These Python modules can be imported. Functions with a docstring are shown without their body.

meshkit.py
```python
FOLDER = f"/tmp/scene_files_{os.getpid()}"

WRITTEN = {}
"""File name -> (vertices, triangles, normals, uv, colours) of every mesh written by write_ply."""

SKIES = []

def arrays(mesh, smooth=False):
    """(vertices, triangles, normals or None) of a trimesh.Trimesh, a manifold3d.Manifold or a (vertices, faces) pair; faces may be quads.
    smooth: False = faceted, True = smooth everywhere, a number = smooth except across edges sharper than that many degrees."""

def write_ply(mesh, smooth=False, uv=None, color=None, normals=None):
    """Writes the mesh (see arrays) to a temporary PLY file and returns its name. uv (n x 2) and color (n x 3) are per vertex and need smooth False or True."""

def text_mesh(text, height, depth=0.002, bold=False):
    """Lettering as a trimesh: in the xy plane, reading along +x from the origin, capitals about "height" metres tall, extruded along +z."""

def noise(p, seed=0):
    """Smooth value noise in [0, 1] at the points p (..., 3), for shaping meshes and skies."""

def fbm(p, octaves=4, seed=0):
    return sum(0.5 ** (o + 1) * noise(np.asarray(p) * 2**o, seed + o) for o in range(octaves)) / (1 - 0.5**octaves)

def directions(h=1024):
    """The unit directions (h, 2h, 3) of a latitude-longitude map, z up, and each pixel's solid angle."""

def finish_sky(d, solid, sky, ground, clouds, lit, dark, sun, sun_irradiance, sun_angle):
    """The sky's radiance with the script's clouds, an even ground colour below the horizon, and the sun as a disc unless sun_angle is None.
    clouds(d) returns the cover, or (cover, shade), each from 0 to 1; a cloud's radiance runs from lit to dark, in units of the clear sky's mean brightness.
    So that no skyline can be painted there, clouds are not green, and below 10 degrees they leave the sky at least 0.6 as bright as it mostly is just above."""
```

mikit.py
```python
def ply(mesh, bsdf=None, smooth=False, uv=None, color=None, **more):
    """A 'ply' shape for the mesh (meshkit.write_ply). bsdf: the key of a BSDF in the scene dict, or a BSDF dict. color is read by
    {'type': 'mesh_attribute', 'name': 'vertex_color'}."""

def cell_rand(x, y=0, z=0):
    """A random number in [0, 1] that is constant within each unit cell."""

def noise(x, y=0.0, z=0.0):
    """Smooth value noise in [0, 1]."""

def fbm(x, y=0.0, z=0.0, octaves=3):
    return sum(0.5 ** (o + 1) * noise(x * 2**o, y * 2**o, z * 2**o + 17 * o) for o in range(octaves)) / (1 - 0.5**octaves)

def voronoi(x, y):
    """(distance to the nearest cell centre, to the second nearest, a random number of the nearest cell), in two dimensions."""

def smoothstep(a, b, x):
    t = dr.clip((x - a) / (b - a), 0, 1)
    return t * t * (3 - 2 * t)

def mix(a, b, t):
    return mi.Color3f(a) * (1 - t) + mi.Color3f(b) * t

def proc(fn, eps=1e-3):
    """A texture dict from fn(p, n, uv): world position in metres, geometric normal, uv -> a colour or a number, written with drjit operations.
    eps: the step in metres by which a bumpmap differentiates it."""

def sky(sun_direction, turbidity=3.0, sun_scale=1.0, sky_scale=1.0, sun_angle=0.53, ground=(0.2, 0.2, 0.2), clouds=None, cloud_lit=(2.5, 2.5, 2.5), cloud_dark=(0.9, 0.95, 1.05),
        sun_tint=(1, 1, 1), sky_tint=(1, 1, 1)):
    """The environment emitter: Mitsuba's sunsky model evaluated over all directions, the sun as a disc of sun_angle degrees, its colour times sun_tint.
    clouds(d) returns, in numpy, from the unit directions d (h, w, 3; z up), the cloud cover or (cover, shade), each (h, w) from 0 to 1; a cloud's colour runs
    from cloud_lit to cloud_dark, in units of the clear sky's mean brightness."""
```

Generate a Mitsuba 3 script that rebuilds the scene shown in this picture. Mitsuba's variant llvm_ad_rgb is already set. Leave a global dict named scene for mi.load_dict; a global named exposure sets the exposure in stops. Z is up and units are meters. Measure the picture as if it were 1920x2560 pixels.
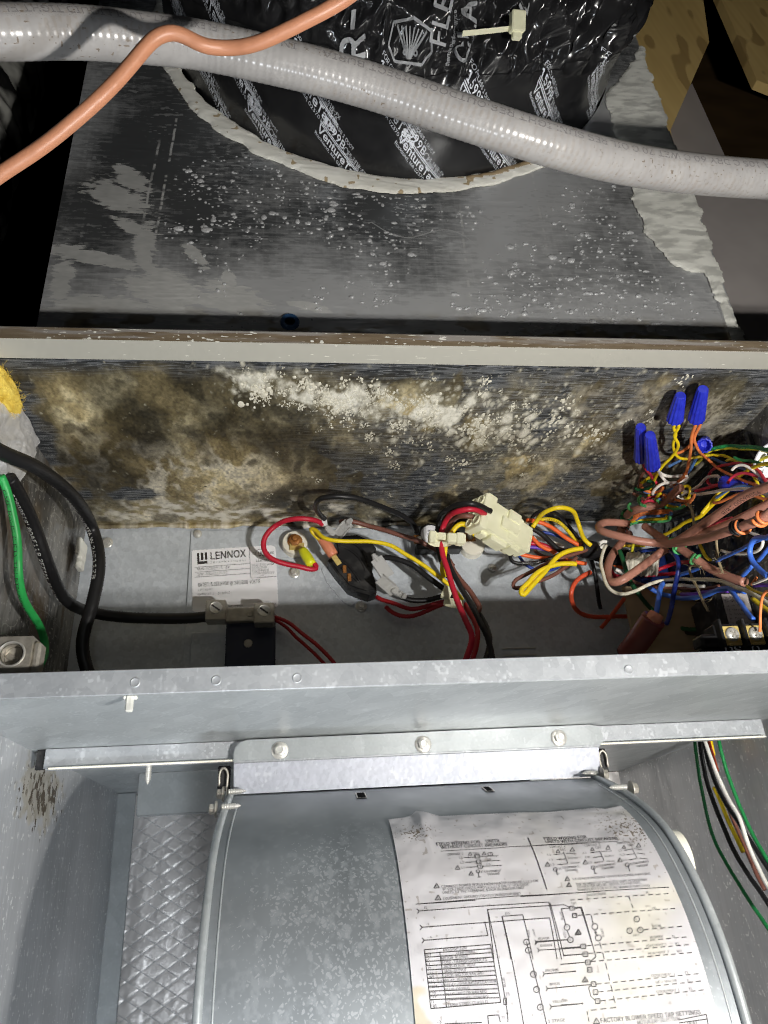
import math, json, numpy as np, trimesh, shapely, mitsuba as mi, drjit as dr, mikit, meshkit
from scipy.interpolate import CubicSpline
from mikit import proc, noise, fbm, voronoi, cell_rand, smoothstep, mix
T = mi.ScalarTransform4f
V = np.array
scene, labels = {}, {}
rng = np.random.default_rng(7)

# ------------------------------------------------------------------ camera, lamps, exposure
EYE, RIGHT, UP, FWD = V([0, -.42, 0]), V([.99353511, -.09787158, -.05752516]), V([.00773382, -.44718848, .89440631]), V([.11326154, .88906896, .44354053])
scene['camera'] = {'type': 'perspective', 'fov': 2 * math.degrees(math.atan(960 / 1850)), 'fov_axis': 'x', 'near_clip': .01, 'far_clip': 30,
                   'to_world': T().look_at(origin=EYE.tolist(), target=(EYE + FWD).tolist(), up=UP.tolist())}
exposure = 0.0


def lamp(name, at, aim, radius, power, label, rgb=(1, 1, 1)):
    n = (V(aim, float) - at); n /= np.linalg.norm(n)
    scene[name] = {'type': 'disk', 'to_world': T().look_at(origin=list(at), target=list(V(at) + n), up=[0, 0, 1]).scale(radius),
                   'emitter': {'type': 'area', 'radiance': {'type': 'rgb', 'value': [power * c / (math.pi * radius ** 2) for c in rgb]}}}
    labels[name] = {'label': label, 'category': 'lamp'}


LA = [.275, -.42, -.090]
lamp('work_light', LA, [.08, .2, .3], .006, 1.05, 'upper round LED of the work light held right of the camera', (1, .97, .92))
lamp('work_light_001', [.295, -.42, -.112], [.08, .2, .3], .006, .75, 'lower round LED of the work light held right of the camera', (1, .97, .92))
lamp('phone_light', [-.03, -.45, .02], [.03, .2, .25], .008, .035, 'small round phone light beside the lens', (.93, .96, 1))
lamp('added_bay_fill', [-.02, -.19, -.27], [-.47, .41, .28], .010, .50, 'unseen fill lamp added low in front of the blower bay', (.88, .94, 1))  # added fill, out of view, to brighten the bay walls and deck underside

# ------------------------------------------------------------------ data (metres x 1e-4 for wires, x 1e-5 for prints)
WIRES = [
 ('power_wire', 'blk', 54, [[-2116,362,2820],[-2047,536,2835],[-1988,749,2894],[-1943,1139,2987],[-1882,1584,3022],[-1854,2062,2965],[-1762,2044,2663],[-1755,2027,2394],[-1783,2018,2138],[-1822,2067,1945],[-1804,2121,1788],[-1751,2176,1631]], 'thick black power wire arching over the left wall and down behind the front rail'),
 ('power_wire', 'blk', 52, [[-2122,794,2795],[-2089,1061,2717],[-2059,1329,2588],[-2029,1529,2451],[-2036,1861,2372],[-2045,2319,2366],[-1945,2605,2379],[-1670,2605,2325],[-1315,2656,2318],[-1028,2706,2332],[-820,2708,2359]], 'thick black power wire with white print ending in the left lug of the fuse block'),
 ('ground_wire', 'grn', 30, [[-2120,655,2733],[-2090,755,2640],[-2061,865,2485],[-2040,950,2332],[-2030,1013,2170],[-2032,1151,2036],[-2037,1406,1970],[-2031,1691,1902],[-2010,1753,1790],[-1990,1642,1631],[-1985,1521,1507],[-1980,1432,1396]], 'bright green ground wire hanging down the left wall of the control box'),
 ('heater_wire', 'red', 26, [[236,2547,3222],[170,2492,3241],[68,2440,3240],[-41,2437,3239],[-142,2471,3240],[-244,2553,3224],[-324,2570,3149],[-358,2588,3069],[-353,2606,2989],[-303,2625,2920],[-214,2644,2873],[-105,2665,2847],[15,2685,2826],[105,2705,2811],[161,2720,2830],[149,2721,2868],[117,2722,2911]], 'red wire looped from the relay terminals round to the yellow sleeved post'),
 ('heater_wire', 'blk', 26, [[245,2434,3240],[189,2297,3232],[157,2164,3225],[160,2036,3217],[209,1938,3211],[353,1894,3206],[524,1937,3208],[707,2067,3216],[901,2243,3226],[1068,2427,3235],[1167,2545,3196],[1184,2551,3124]], 'black wire arching high over the relay to the limit switch'),
 ('heater_wire', 'brn', 24, [[411,2617,3286],[532,2585,3277],[680,2600,3241],[823,2580,3189],[977,2560,3117],[1134,2559,3068],[1256,2579,3015],[1378,2598,2955],[1475,2617,2888],[1525,2635,2803]], 'brown wire running down right from the relay behind the zip tie'),
 ('heater_wire', 'yel', 20, [[194,2452,3031],[124,2426,3092],[112,2400,3115],[158,2373,3086],[203,2344,3014],[282,2315,2958],[421,2316,2941],[585,2318,2939],[760,2319,2925],[875,2319,2885],[999,2317,2805],[1146,2323,2705],[1257,2329,2618],[1356,2336,2532],[1453,2342,2434],[1524,2348,2325]], 'yellow wire crossing over the black relay body'),
 ('heater_wire', 'blk', 27, [[762,2540,2802],[798,2518,2834],[855,2496,2836],[935,2473,2810],[1071,2450,2746],[1183,2448,2655],[1293,2445,2551],[1413,2443,2448],[1484,2439,2335]], 'black wire leaving the middle relay terminal under the yellow wire'),
 ('heater_wire', 'blk', 26, [[992,2719,2509],[1110,2718,2466],[1230,2709,2460],[1349,2682,2475],[1468,2656,2495],[1535,2628,2489]], 'black wire from the lowest relay terminal'),
 ('heater_wire', 'dred', 22, [[766,2859,2565],[835,2843,2519],[953,2827,2472],[1094,2811,2412],[1237,2780,2417],[1357,2750,2442],[1487,2720,2447]], 'upper dark red wire in the shade below the relay'),
 ('heater_wire', 'dred', 22, [[863,2905,2470],[908,2889,2419],[976,2873,2373],[1095,2858,2350],[1225,2811,2371],[1331,2765,2403],[1473,2719,2429]], 'lower dark red wire in the shade below the relay'),
 ('heater_wire', 'dred', 19, [[-261,2807,2354],[-121,2806,2297],[14,2786,2178],[165,2726,2029],[293,2704,1875],[401,2701,1688]], 'dark red wire leaving the right lug of the fuse block'),
 ('heater_wire', 'dred', 17, [[-264,2884,2355],[-142,2883,2274],[-26,2867,2148],[108,2819,2006],[239,2802,1853],[330,2800,1696]], 'second dark red wire below the first at the fuse block'),
 ('harness_wire', 'blk', 27, [[1791,1899,3045],[1690,1812,3040],[1558,1727,3035],[1460,1795,3058],[1384,1988,3093],[1366,2265,3126],[1349,2342,2992],[1352,2366,2847],[1378,2362,2717],[1421,2356,2563]], 'black wire curving out of the top of the plug beside the red one'),
 ('harness_wire', 'red', 27, [[1836,2022,3032],[1701,1875,3015],[1562,1768,3000],[1460,1820,3006],[1391,2001,3023],[1350,2108,2948],[1328,2100,2819],[1329,2093,2691],[1350,2086,2566],[1376,2079,2431],[1392,2037,2285],[1421,1987,2118],[1455,1960,1974],[1482,1953,1862],[1452,1956,1745],[1406,1988,1627],[1381,2025,1564]], 'bright red wire arching out of the plug and down behind the front rail'),
 ('harness_wire', 'brn', 25, [[1847,2115,2952],[1756,2118,3031],[1620,1977,3029],[1528,1982,3035],[1472,2169,3066],[1414,2224,2976],[1385,2268,2868],[1410,2314,2773],[1481,2361,2677]], 'brown wire curving out of the plug inside the red one'),
 ('harness_wire', 'brn', 25, [[1485,2453,2728],[1540,2418,2573],[1614,2383,2434],[1663,2348,2310],[1683,2346,2237],[1625,2343,2189],[1574,2345,2251]], 'brown wire loop hanging right of the bundle below the plug'),
 ('harness_wire', 'yel', 25, [[1661,2065,2873],[1602,2069,2958],[1547,2070,2995],[1485,2084,2973],[1428,2128,2906],[1393,2174,2851],[1369,2206,2727],[1347,2234,2627],[1360,2263,2522]], 'short yellow wire bent sharply into the left of the plug'),
 ('harness_wire', 'blk', 26, [[1413,2274,2756],[1425,2233,2589],[1471,2193,2438],[1518,2153,2302],[1563,2112,2170],[1603,2069,2017],[1646,2049,1865],[1667,2038,1686],[1671,2031,1578]], 'glossy black wire right of the red one in the bundle'),
 ('harness_wire', 'blk', 24, [[1676,2438,2257],[1717,2340,2092],[1717,2239,1909],[1662,2183,1749],[1588,2126,1605]], 'black wire crossing behind the glossy one at the rail'),
 ('harness_wire', 'dred', 24, [[1543,2346,2288],[1596,2294,2126],[1612,2240,1970],[1568,2231,1799],[1503,2222,1633]], 'deep red wire half hidden behind the bundle at the rail'),
 ('harness_wire', 'yel', 22, [[2280,2209,3019],[2326,2149,3079],[2355,1988,3072],[2422,1900,3069],[2519,1902,3069],[2620,1973,3073],[2716,2139,3081],[2761,2215,3022],[2770,2210,2914],[2838,2206,2812]], 'yellow wire arching highest right of the plug'),
 ('harness_wire', 'yel', 18, [[2408,2388,3162],[2452,2331,3164],[2536,2340,3165],[2639,2389,3144],[2698,2387,3072],[2744,2385,2994],[2798,2382,2907]], 'printed yellow wire inside the highest yellow arch'),
 ('harness_wire', 'blk', 18, [[2357,2433,3206],[2370,2269,3202],[2423,2213,3200],[2534,2250,3202],[2698,2443,3208],[2785,2475,3112],[2838,2473,3012],[2893,2470,2923]], 'black wire arching behind the yellow ones right of the plug'),
 ('harness_wire', 'org', 22, [[2274,2313,3143],[2392,2344,3141],[2486,2343,3096],[2575,2342,3030],[2643,2340,2964],[2713,2338,2910],[2793,2337,2855]], 'upper orange wire from the plug to the harness tie'),
 ('harness_wire', 'org', 20, [[2256,2294,2990],[2304,2292,2925],[2353,2289,2861],[2414,2288,2818],[2494,2287,2767]], 'second orange wire fanning down from the plug'),
 ('harness_wire', 'blk', 26, [[2252,2253,3045],[2342,2252,2991],[2410,2250,2926],[2474,2246,2840],[2523,2245,2787],[2619,2245,2776]], 'flat black wire crossing the fan right of the plug'),
 ('harness_wire', 'blu', 16, [[2435,2515,3091],[2537,2516,3092],[2615,2516,3067],[2710,2515,3022],[2801,2514,2955]], 'dark blue wire deep in the fan right of the plug'),
 ('harness_wire', 'wht', 16, [[2372,2470,3033],[2448,2469,3004],[2544,2469,2971],[2668,2468,2920]], 'white wire deep in the fan right of the plug'),
 ('harness_wire', 'red', 22, [[2259,2334,2903],[2371,2334,2891],[2463,2334,2853],[2533,2332,2799]], 'red wire in the middle of the fan right of the plug'),
 ('harness_wire', 'pur', 18, [[2243,2376,2880],[2360,2377,2871],[2473,2376,2830]], 'purple wire low in the fan right of the plug'),
 ('harness_wire', 'org', 20, [[2094,2329,2825],[2165,2328,2777],[2259,2328,2753],[2374,2328,2735],[2500,2329,2726],[2635,2329,2703],[2787,2330,2670]], 'lowest orange wire swinging under the plug'),
 ('harness_wire', 'blk', 18, [[2065,2283,2774],[2034,2280,2728],[2056,2278,2681],[2126,2278,2665],[2223,2279,2664],[2322,2281,2678],[2425,2284,2708],[2541,2287,2754]], 'printed black wire looping just under the plug'),
 ('harness_wire', 'blu', 16, [[2208,2551,2862],[2247,2549,2786],[2317,2548,2721],[2423,2548,2693],[2524,2549,2697],[2624,2551,2744],[2736,2553,2801]], 'dark blue wire looping below the plug'),
 ('harness_wire', 'yel', 23, [[2704,2115,2736],[2565,2112,2718],[2459,2108,2668],[2368,2102,2587],[2275,2095,2488],[2174,2088,2390],[2096,2083,2314],[2034,2079,2271],[2026,2081,2305],[2088,2086,2372],[2177,2092,2459],[2273,2097,2528],[2404,2102,2572],[2614,2105,2574]], 'yellow wire doubled back in a long loop pointing down left'),
 ('harness_wire', 'brn', 19, [[2683,2242,2696],[2524,2235,2580],[2375,2230,2500],[2211,2225,2438],[2072,2221,2395],[2007,2220,2398],[2013,2222,2441],[2099,2226,2504],[2234,2231,2573],[2359,2236,2633],[2485,2239,2683],[2692,2245,2743],[2808,2248,2784]], 'brown wire doubled back in a loop beside the yellow one'),
 ('harness_wire', 'ror', 20, [[2516,2373,2734],[2633,2374,2722],[2729,2374,2705],[2826,2374,2688]], 'red orange wire entering the harness tie from the left'),
 ('harness_wire', 'ror', 22, [[2814,2282,2563],[2711,2278,2513],[2629,2274,2443],[2578,2270,2354],[2595,2339,2291],[2662,2447,2249],[2774,2556,2224],[2917,2649,2227],[3082,2705,2241],[3231,2761,2262],[3380,2816,2271]], 'red orange wire hanging in an open loop against the shaded panel'),
 ('harness_wire', 'ror', 20, [[3042,2814,2161],[3094,2692,2222],[3140,2572,2281],[3181,2454,2344]], 'loose end of red orange wire pointing up right'),
 ('harness_wire', 'blk', 21, [[2919,2558,2951],[2969,2554,2787],[3009,2639,2619],[3063,2781,2492],[3136,2945,2421]], 'black wire dropping straight below the harness tie'),
 ('harness_wire', 'brn', 18, [[2380,2554,2925],[2432,2553,2870],[2528,2553,2836],[2717,2555,2866],[2912,2557,2918]], 'brown wire along the bottom of the fan right of the plug'),
 ('harness_wire', 'wht', 18, [[3046,2298,2887],[2971,2296,2866],[2942,2294,2823],[3017,2296,2844]], 'small white loop at the harness tie'),
 ('neutral_wire', 'crm', 16, [[2953,2120,2771],[2871,2065,2657],[2812,2008,2515],[2791,1951,2376],[2788,1904,2264],[2837,1876,2196],[2913,1851,2173],[3020,1831,2200],[3142,1833,2254],[3282,1838,2291],[3342,1676,2241],[3315,1388,2127],[3288,1122,2019],[3261,884,1905],[3237,700,1791],[3214,526,1687],[3195,403,1595],[3180,311,1517],[3167,232,1449]], 'long cream wire sagging across the front of the wire tangle'),
 ('thermostat_cable', 'sal', 36, [[3165,-91,2072],[3138,-9,2049],[3123,148,2063],[3123,377,2121],[3142,657,2198],[3163,961,2296],[3200,1316,2433],[3209,1649,2582],[3048,1678,2623],[2908,1747,2703],[2831,1841,2787],[2832,1937,2877],[2908,2009,2957],[3058,2073,2997],[3226,2136,3015]], 'thick salmon cable loop sweeping across the front of the tangle'),
 ('thermostat_cable', 'sal', 38, [[3417,118,2374],[3404,296,2416],[3395,521,2470],[3386,741,2486],[3379,983,2503],[3375,1266,2530],[3368,1495,2553],[3363,1744,2579],[3293,1856,2541],[3156,1848,2453],[3012,1838,2364],[2902,1846,2305],[2859,1919,2315],[2856,1996,2383],[2894,2075,2492],[2978,2170,2630],[3102,2275,2775],[3254,2377,2924],[3395,2478,3056]], 'salmon cable bent into a tight hairpin at the harness tie'),
 ('thermostat_cable', 'sal', 37, [[3400,2137,2982],[3411,2037,2872],[3395,1775,2651],[3354,1513,2458],[3393,1432,2349],[3439,1390,2267],[3472,1302,2168],[3497,1166,2057],[3522,1013,1951]], 'salmon cable running down right under the hairpin to the terminal strip'),
 ('thermostat_cable', 'sal', 33, [[3486,300,2333],[3462,458,2342],[3438,614,2355],[3424,859,2394],[3414,1125,2454],[3406,1418,2531],[3395,1654,2577]], 'salmon cable running up right between the other two'),
 ('thermostat_cable', 'sal', 39, [[3244,2390,3016],[3322,2353,3147],[3284,2067,3119],[3400,1974,3116],[3494,1906,3114],[3547,1789,3130],[3579,1632,3145]], 'short salmon cable end wrapped with thin coloured conductors'),
 ('thermostat_wire', 'yel', 13, [[3131,685,3299],[3155,729,3294],[3157,814,3289],[3231,935,3285],[3265,1061,3282],[3325,1174,3278],[3405,1273,3274],[3484,1310,3269],[3585,1280,3263],[3685,1233,3256],[3754,1165,3215],[3740,1012,3088],[3727,895,2979],[3712,792,2822],[3700,750,2685],[3688,717,2520]], 'yellow conductor leaving the second wire nut and running right'),
 ('thermostat_wire', 'yel', 14, [[3109,685,3299],[3121,724,3290],[3195,803,3282],[3209,919,3275],[3295,1039,3268],[3338,1165,3262],[3339,1297,3256],[3323,1414,3250],[3336,1576,3245],[3370,1768,3242],[3430,1983,3239]], 'yellow conductor twisted with its twin and dropping to the cable end'),
 ('thermostat_wire', 'tor', 14, [[3303,707,3300],[3352,840,3287],[3391,981,3274],[3491,1202,3264],[3564,1402,3253],[3615,1574,3243],[3603,1702,3232]], 'orange conductor dropping straight from the right hand wire nut'),
 ('thermostat_wire', 'tor', 13, [[3325,707,3300],[3391,840,3287],[3411,964,3273],[3477,1076,3260],[3586,1194,3248],[3742,1319,3227],[3715,1135,3027],[3683,899,2819],[3652,698,2652],[3621,531,2512]], 'orange conductor curving from the right hand nut to the right edge'),
 ('thermostat_wire', 'tor', 13, [[3484,1109,3334],[3492,1251,3336],[3444,1333,3337]], 'short orange conductor behind the twisted yellow pair'),
 ('thermostat_wire', 'tbl', 15, [[3610,1247,3312],[3644,1420,3297],[3681,1646,3284],[3659,1822,3270],[3575,1918,3255],[3461,1977,3239]], 'pale blue conductor crossing down left from the end on nut'),
 ('thermostat_wire', 'tbl', 14, [[3542,1455,3339],[3456,1539,3317]], 'short pale blue conductor behind the white nut wires'),
 ('thermostat_wire', 'tbl', 13, [[3736,1339,3314],[3796,1252,3198],[3754,1034,3030],[3712,839,2878],[3668,676,2719],[3621,524,2526]], 'pale blue conductor running right below the yellow one'),
 ('thermostat_wire', 'trd', 13, [[3780,1467,3177],[3762,1345,3178],[3740,1156,3111],[3716,969,3022],[3692,815,2922],[3668,678,2804],[3645,597,2684],[3620,504,2533]], 'red conductor arching over the far right of the tangle'),
 ('thermostat_wire', 'trd', 14, [[3714,1174,2916],[3704,1330,2993],[3691,1438,3029],[3681,1585,3086]], 'red conductor entering the lower right wire nut'),
 ('thermostat_wire', 'trd', 13, [[3726,1414,3132],[3726,1423,3084],[3723,1383,3035],[3717,1228,2956]], 'short red hook beside the lower right wire nut'),
 ('thermostat_wire', 'trd', 15, [[3161,1448,3292],[3239,1555,3277],[3340,1667,3263],[3430,1762,3249],[3511,1823,3235]], 'red conductor hanging from the front left wire nut'),
 ('thermostat_wire', 'trd', 15, [[3560,1986,3239],[3445,1976,3218],[3377,2036,3199]], 'red conductor crossing the wrapped cable end'),
 ('thermostat_wire', 'twh', 15, [[3256,1407,3268],[3376,1567,3262],[3449,1600,3253],[3544,1593,3243],[3619,1566,3233],[3643,1609,3225],[3571,1663,3216],[3442,1654,3206],[3394,1730,3199],[3405,1854,3193]], 'white conductor doubled back in a hairpin below the front left nut'),
 ('thermostat_wire', 'twh', 14, [[3256,1366,3244],[3364,1556,3234],[3505,1695,3223],[3653,1797,3211],[3690,1673,3106],[3659,1394,2953],[3626,1120,2837],[3592,869,2717],[3559,667,2603],[3527,521,2498],[3493,374,2378]], 'white conductor sweeping right from the front left nut to the edge'),
 ('thermostat_wire', 'twh', 14, [[3718,1254,2980],[3711,1231,3040],[3708,1323,3093],[3703,1397,3117],[3699,1490,3110],[3697,1617,3125],[3695,1745,3150],[3692,1831,3176]], 'white conductor with a square kink at the lower right nut'),
 ('thermostat_wire', 'gn2', 17, [[3717,1302,3313],[3717,1164,3292],[3782,1098,3271],[3752,888,3141],[3720,703,3020],[3683,455,2832]], 'green and yellow wire bowing right from the end on nut'),
 ('thermostat_wire', 'ylg', 13, [[3694,1511,3317],[3688,1310,3302],[3697,1203,3288],[3763,1150,3275],[3762,886,3118],[3736,619,2939],[3715,501,2846]], 'thin yellow green wire just below the green one'),
 ('thermostat_wire', 'yel', 18, [[3711,1113,2853],[3701,1345,2850],[3691,1518,2835],[3677,1602,2825],[3669,1793,2871],[3664,2062,2913],[3659,2305,2954]], 'heavier yellow wire slanting down left behind the salmon cable'),
 ('thermostat_wire', 'yel', 17, [[3773,1332,2961],[3697,1435,2871],[3622,1481,2792]], 'heavier yellow wire doubled beside its twin'),
 ('thermostat_wire', 'yel', 16, [[3619,407,2693],[3656,696,2815],[3682,847,2853],[3709,1053,2900]], 'heavier yellow wire entering from the right edge'),
 ('thermostat_wire', 'yel', 15, [[3692,1823,3192],[3650,1705,3190],[3676,1684,3189],[3685,1662,3150],[3685,1688,3109],[3687,1726,3091],[3690,1800,3124]], 'small yellow ring hooked round the salmon cable end'),
 ('thermostat_wire', 'ylg', 15, [[3564,2063,3200],[3570,2170,3203],[3574,2280,3206]], 'yellow green wire slanting off the wrapped cable end'),
 ('thermostat_wire', 'brn', 15, [[3267,1587,3318],[3244,1680,3304],[3274,1819,3292],[3304,1920,3280]], 'brown conductor behind the red pair below the front left nut'),
 ('thermostat_wire', 'yel', 15, [[3370,1627,3296],[3301,1687,3274],[3252,1749,3254]], 'short yellow conductor left of the red pair'),
 ('thermostat_wire', 'tor', 14, [[3566,1776,3234],[3572,1587,3207],[3526,1443,3180]], 'orange conductor behind the white hairpin'),
 ('control_wire', 'bl2', 23, [[3285,1836,2265],[3194,1768,2149],[3127,1727,2018],[3057,1714,1882]], 'blue wire dropping into the clear pink splice sleeve'),
 ('control_wire', 'dbl', 21, [[3352,1684,2514],[3325,1569,2399],[3305,1556,2283],[3294,1634,2187],[3332,1792,2127],[3302,1847,2010],[3251,1896,1893]], 'dark blue wire hanging in front of the cream wire'),
 ('control_wire', 'bl2', 15, [[3440,1178,2196],[3402,940,2156],[3360,704,2103],[3324,534,2068],[3286,371,2030],[3241,166,1971]], 'blue wire with a black sleeve rising to the right edge'),
 ('control_wire', 'bl2', 19, [[3113,-11,1880],[3138,158,1953],[3151,261,1963],[3155,321,1915],[3151,317,1855],[3140,265,1776],[3120,155,1671]], 'blue wire in a big open loop at the right edge'),
 ('control_wire', 'bl2', 21, [[3218,2012,2325],[3270,1998,2251],[3348,1985,2207],[3427,1938,2160],[3398,1650,2051],[3369,1371,1972],[3340,1098,1922],[3313,890,1852],[3284,692,1755]], 'blue wire sagging below the cream wire'),
 ('control_wire', 'bl2', 18, [[3492,1911,2362],[3477,1675,2310],[3461,1453,2261]], 'short blue wire below the salmon cable'),
 ('control_wire', 'bl2', 15, [[3241,200,1905],[3261,404,1886]], 'blue wire crossing behind the open loop'),
 ('control_wire', 'bl2', 16, [[3272,512,1886],[3286,665,1871]], 'short blue stub left of the open loop'),
 ('control_wire', 'bl2', 18, [[3308,911,1852],[3281,804,1743],[3257,724,1654],[3232,646,1568],[3210,578,1509]], 'blue wire slanting down to the first brass terminal'),
 ('control_wire', 'blu', 18, [[3297,2295,2760],[3446,2298,2791],[3583,2300,2805]], 'dark blue wire behind the white cone'),
 ('control_wire', 'dgn', 21, [[3078,2119,2718],[3088,2110,2553],[3113,2101,2371],[3156,2096,2271],[3290,2242,2205],[3424,2390,2166],[3562,2541,2124],[3704,2571,2070],[3771,2346,1977],[3778,2035,1878]], 'dark green wire slanting down behind the blue ones to the board'),
 ('control_wire', 'blk', 29, [[3598,2631,2102],[3730,2631,2059],[3791,2481,1988],[3783,2215,1905],[3777,2013,1848]], 'black wire under the green one in front of the tan board'),
 ('control_wire', 'tor', 10, [[3050,65,1529],[3065,163,1552],[3071,223,1523],[3073,275,1452],[3076,349,1348]], 'orange conductor bent down to the second brass terminal'),
 ('control_wire', 'yel', 11, [[3220,557,1750],[3173,400,1648],[3115,179,1540]], 'yellow conductor among the strands right of the green coil'),
 ('control_wire', 'yel', 18, [[3393,786,1733],[3380,683,1636],[3367,580,1549]], 'thick yellow wire behind the cream one at the right edge'),
 ('control_wire', 'wht', 13, [[3661,1421,2404],[3652,1272,2314],[3643,1108,2237],[3635,971,2191],[3628,836,2182],[3627,797,2214],[3632,856,2292],[3637,923,2345]], 'white wire looping behind the blue ones'),
 ('control_wire', 'red', 19, [[3540,2378,2603],[3638,2314,2627],[3612,2079,2561],[3578,1759,2437]], 'red wire leaving the white cone'),
 ('control_wire', 'red', 18, [[3451,2464,2582],[3594,2421,2578],[3647,2221,2512]], 'second red wire below the white cone'),
 ('control_wire', 'pur', 16, [[3540,2023,2222],[3523,1769,2133],[3502,1459,2041],[3482,1197,1947]], 'purple wire behind the sagging blue one'),
 ('control_wire', 'pur', 14, [[3512,893,1873],[3504,787,1840],[3493,667,1787]], 'purple wire at the right edge'),
 ('control_wire', 'wht', 15, [[3462,2193,2370],[3530,2067,2330],[3494,1765,2206],[3457,1478,2097]], 'white wire just under the cream one'),
 ('control_wire', 'brn', 15, [[3187,2237,2452],[3329,2236,2389],[3520,2237,2366],[3561,1971,2255],[3539,1624,2124],[3522,1373,2056]], 'brown wire under the cream one'),
 ('control_wire', 'yel', 14, [[3465,1403,2473],[3461,1381,2399],[3456,1344,2319],[3449,1279,2256]], 'yellow wire dropping behind the salmon loop'),
 ('control_wire', 'yel', 14, [[3196,2385,2875],[3328,2342,2860],[3439,2300,2844]], 'yellow wire behind the white cone'),
 ('control_wire', 'ylg', 14, [[3280,2212,2818],[3245,2207,2733]], 'short yellow green wire above the white cone'),
 ('control_wire', 'blk', 18, [[3405,2471,2824],[3298,2440,2770],[3244,2405,2630],[3261,2373,2534]], 'black wire curled behind the white cone'),
 ('control_wire', 'blk', 20, [[3302,2550,2530],[3333,2546,2394],[3375,2543,2270],[3411,2541,2167]], 'printed black wire behind the green one'),
 ('control_wire', 'red', 24, [[3105,2464,2678],[3128,2462,2593],[3194,2462,2571]], 'bright red wire inside the salmon hairpin'),
 ('control_wire', 'org', 21, [[3179,2555,2767],[3234,2555,2734],[3301,2555,2711]], 'orange wire inside the salmon hairpin'),
 ('control_wire', 'wht', 16, [[3162,2464,2656],[3205,2463,2623],[3229,2463,2591]], 'white wire inside the salmon hairpin'),
 ('control_wire', 'twh', 9, [[3150,382,1699],[3131,242,1674],[3113,105,1655]], 'white conductor right of the green coil'),
 ('control_wire', 'tor', 9, [[3151,397,1701],[3146,344,1713],[3142,309,1721]], 'orange conductor stub right of the green coil'),
 ('control_wire', 'blk', 31, [[3753,2300,3132],[3718,1982,3020],[3683,1708,2945]], 'black wire deep behind the yellow ones'),
 ('control_wire', 'blk', 29, [[3781,1769,2653],[3752,1719,2533],[3723,1678,2401]], 'black wire behind the twine'),
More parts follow.
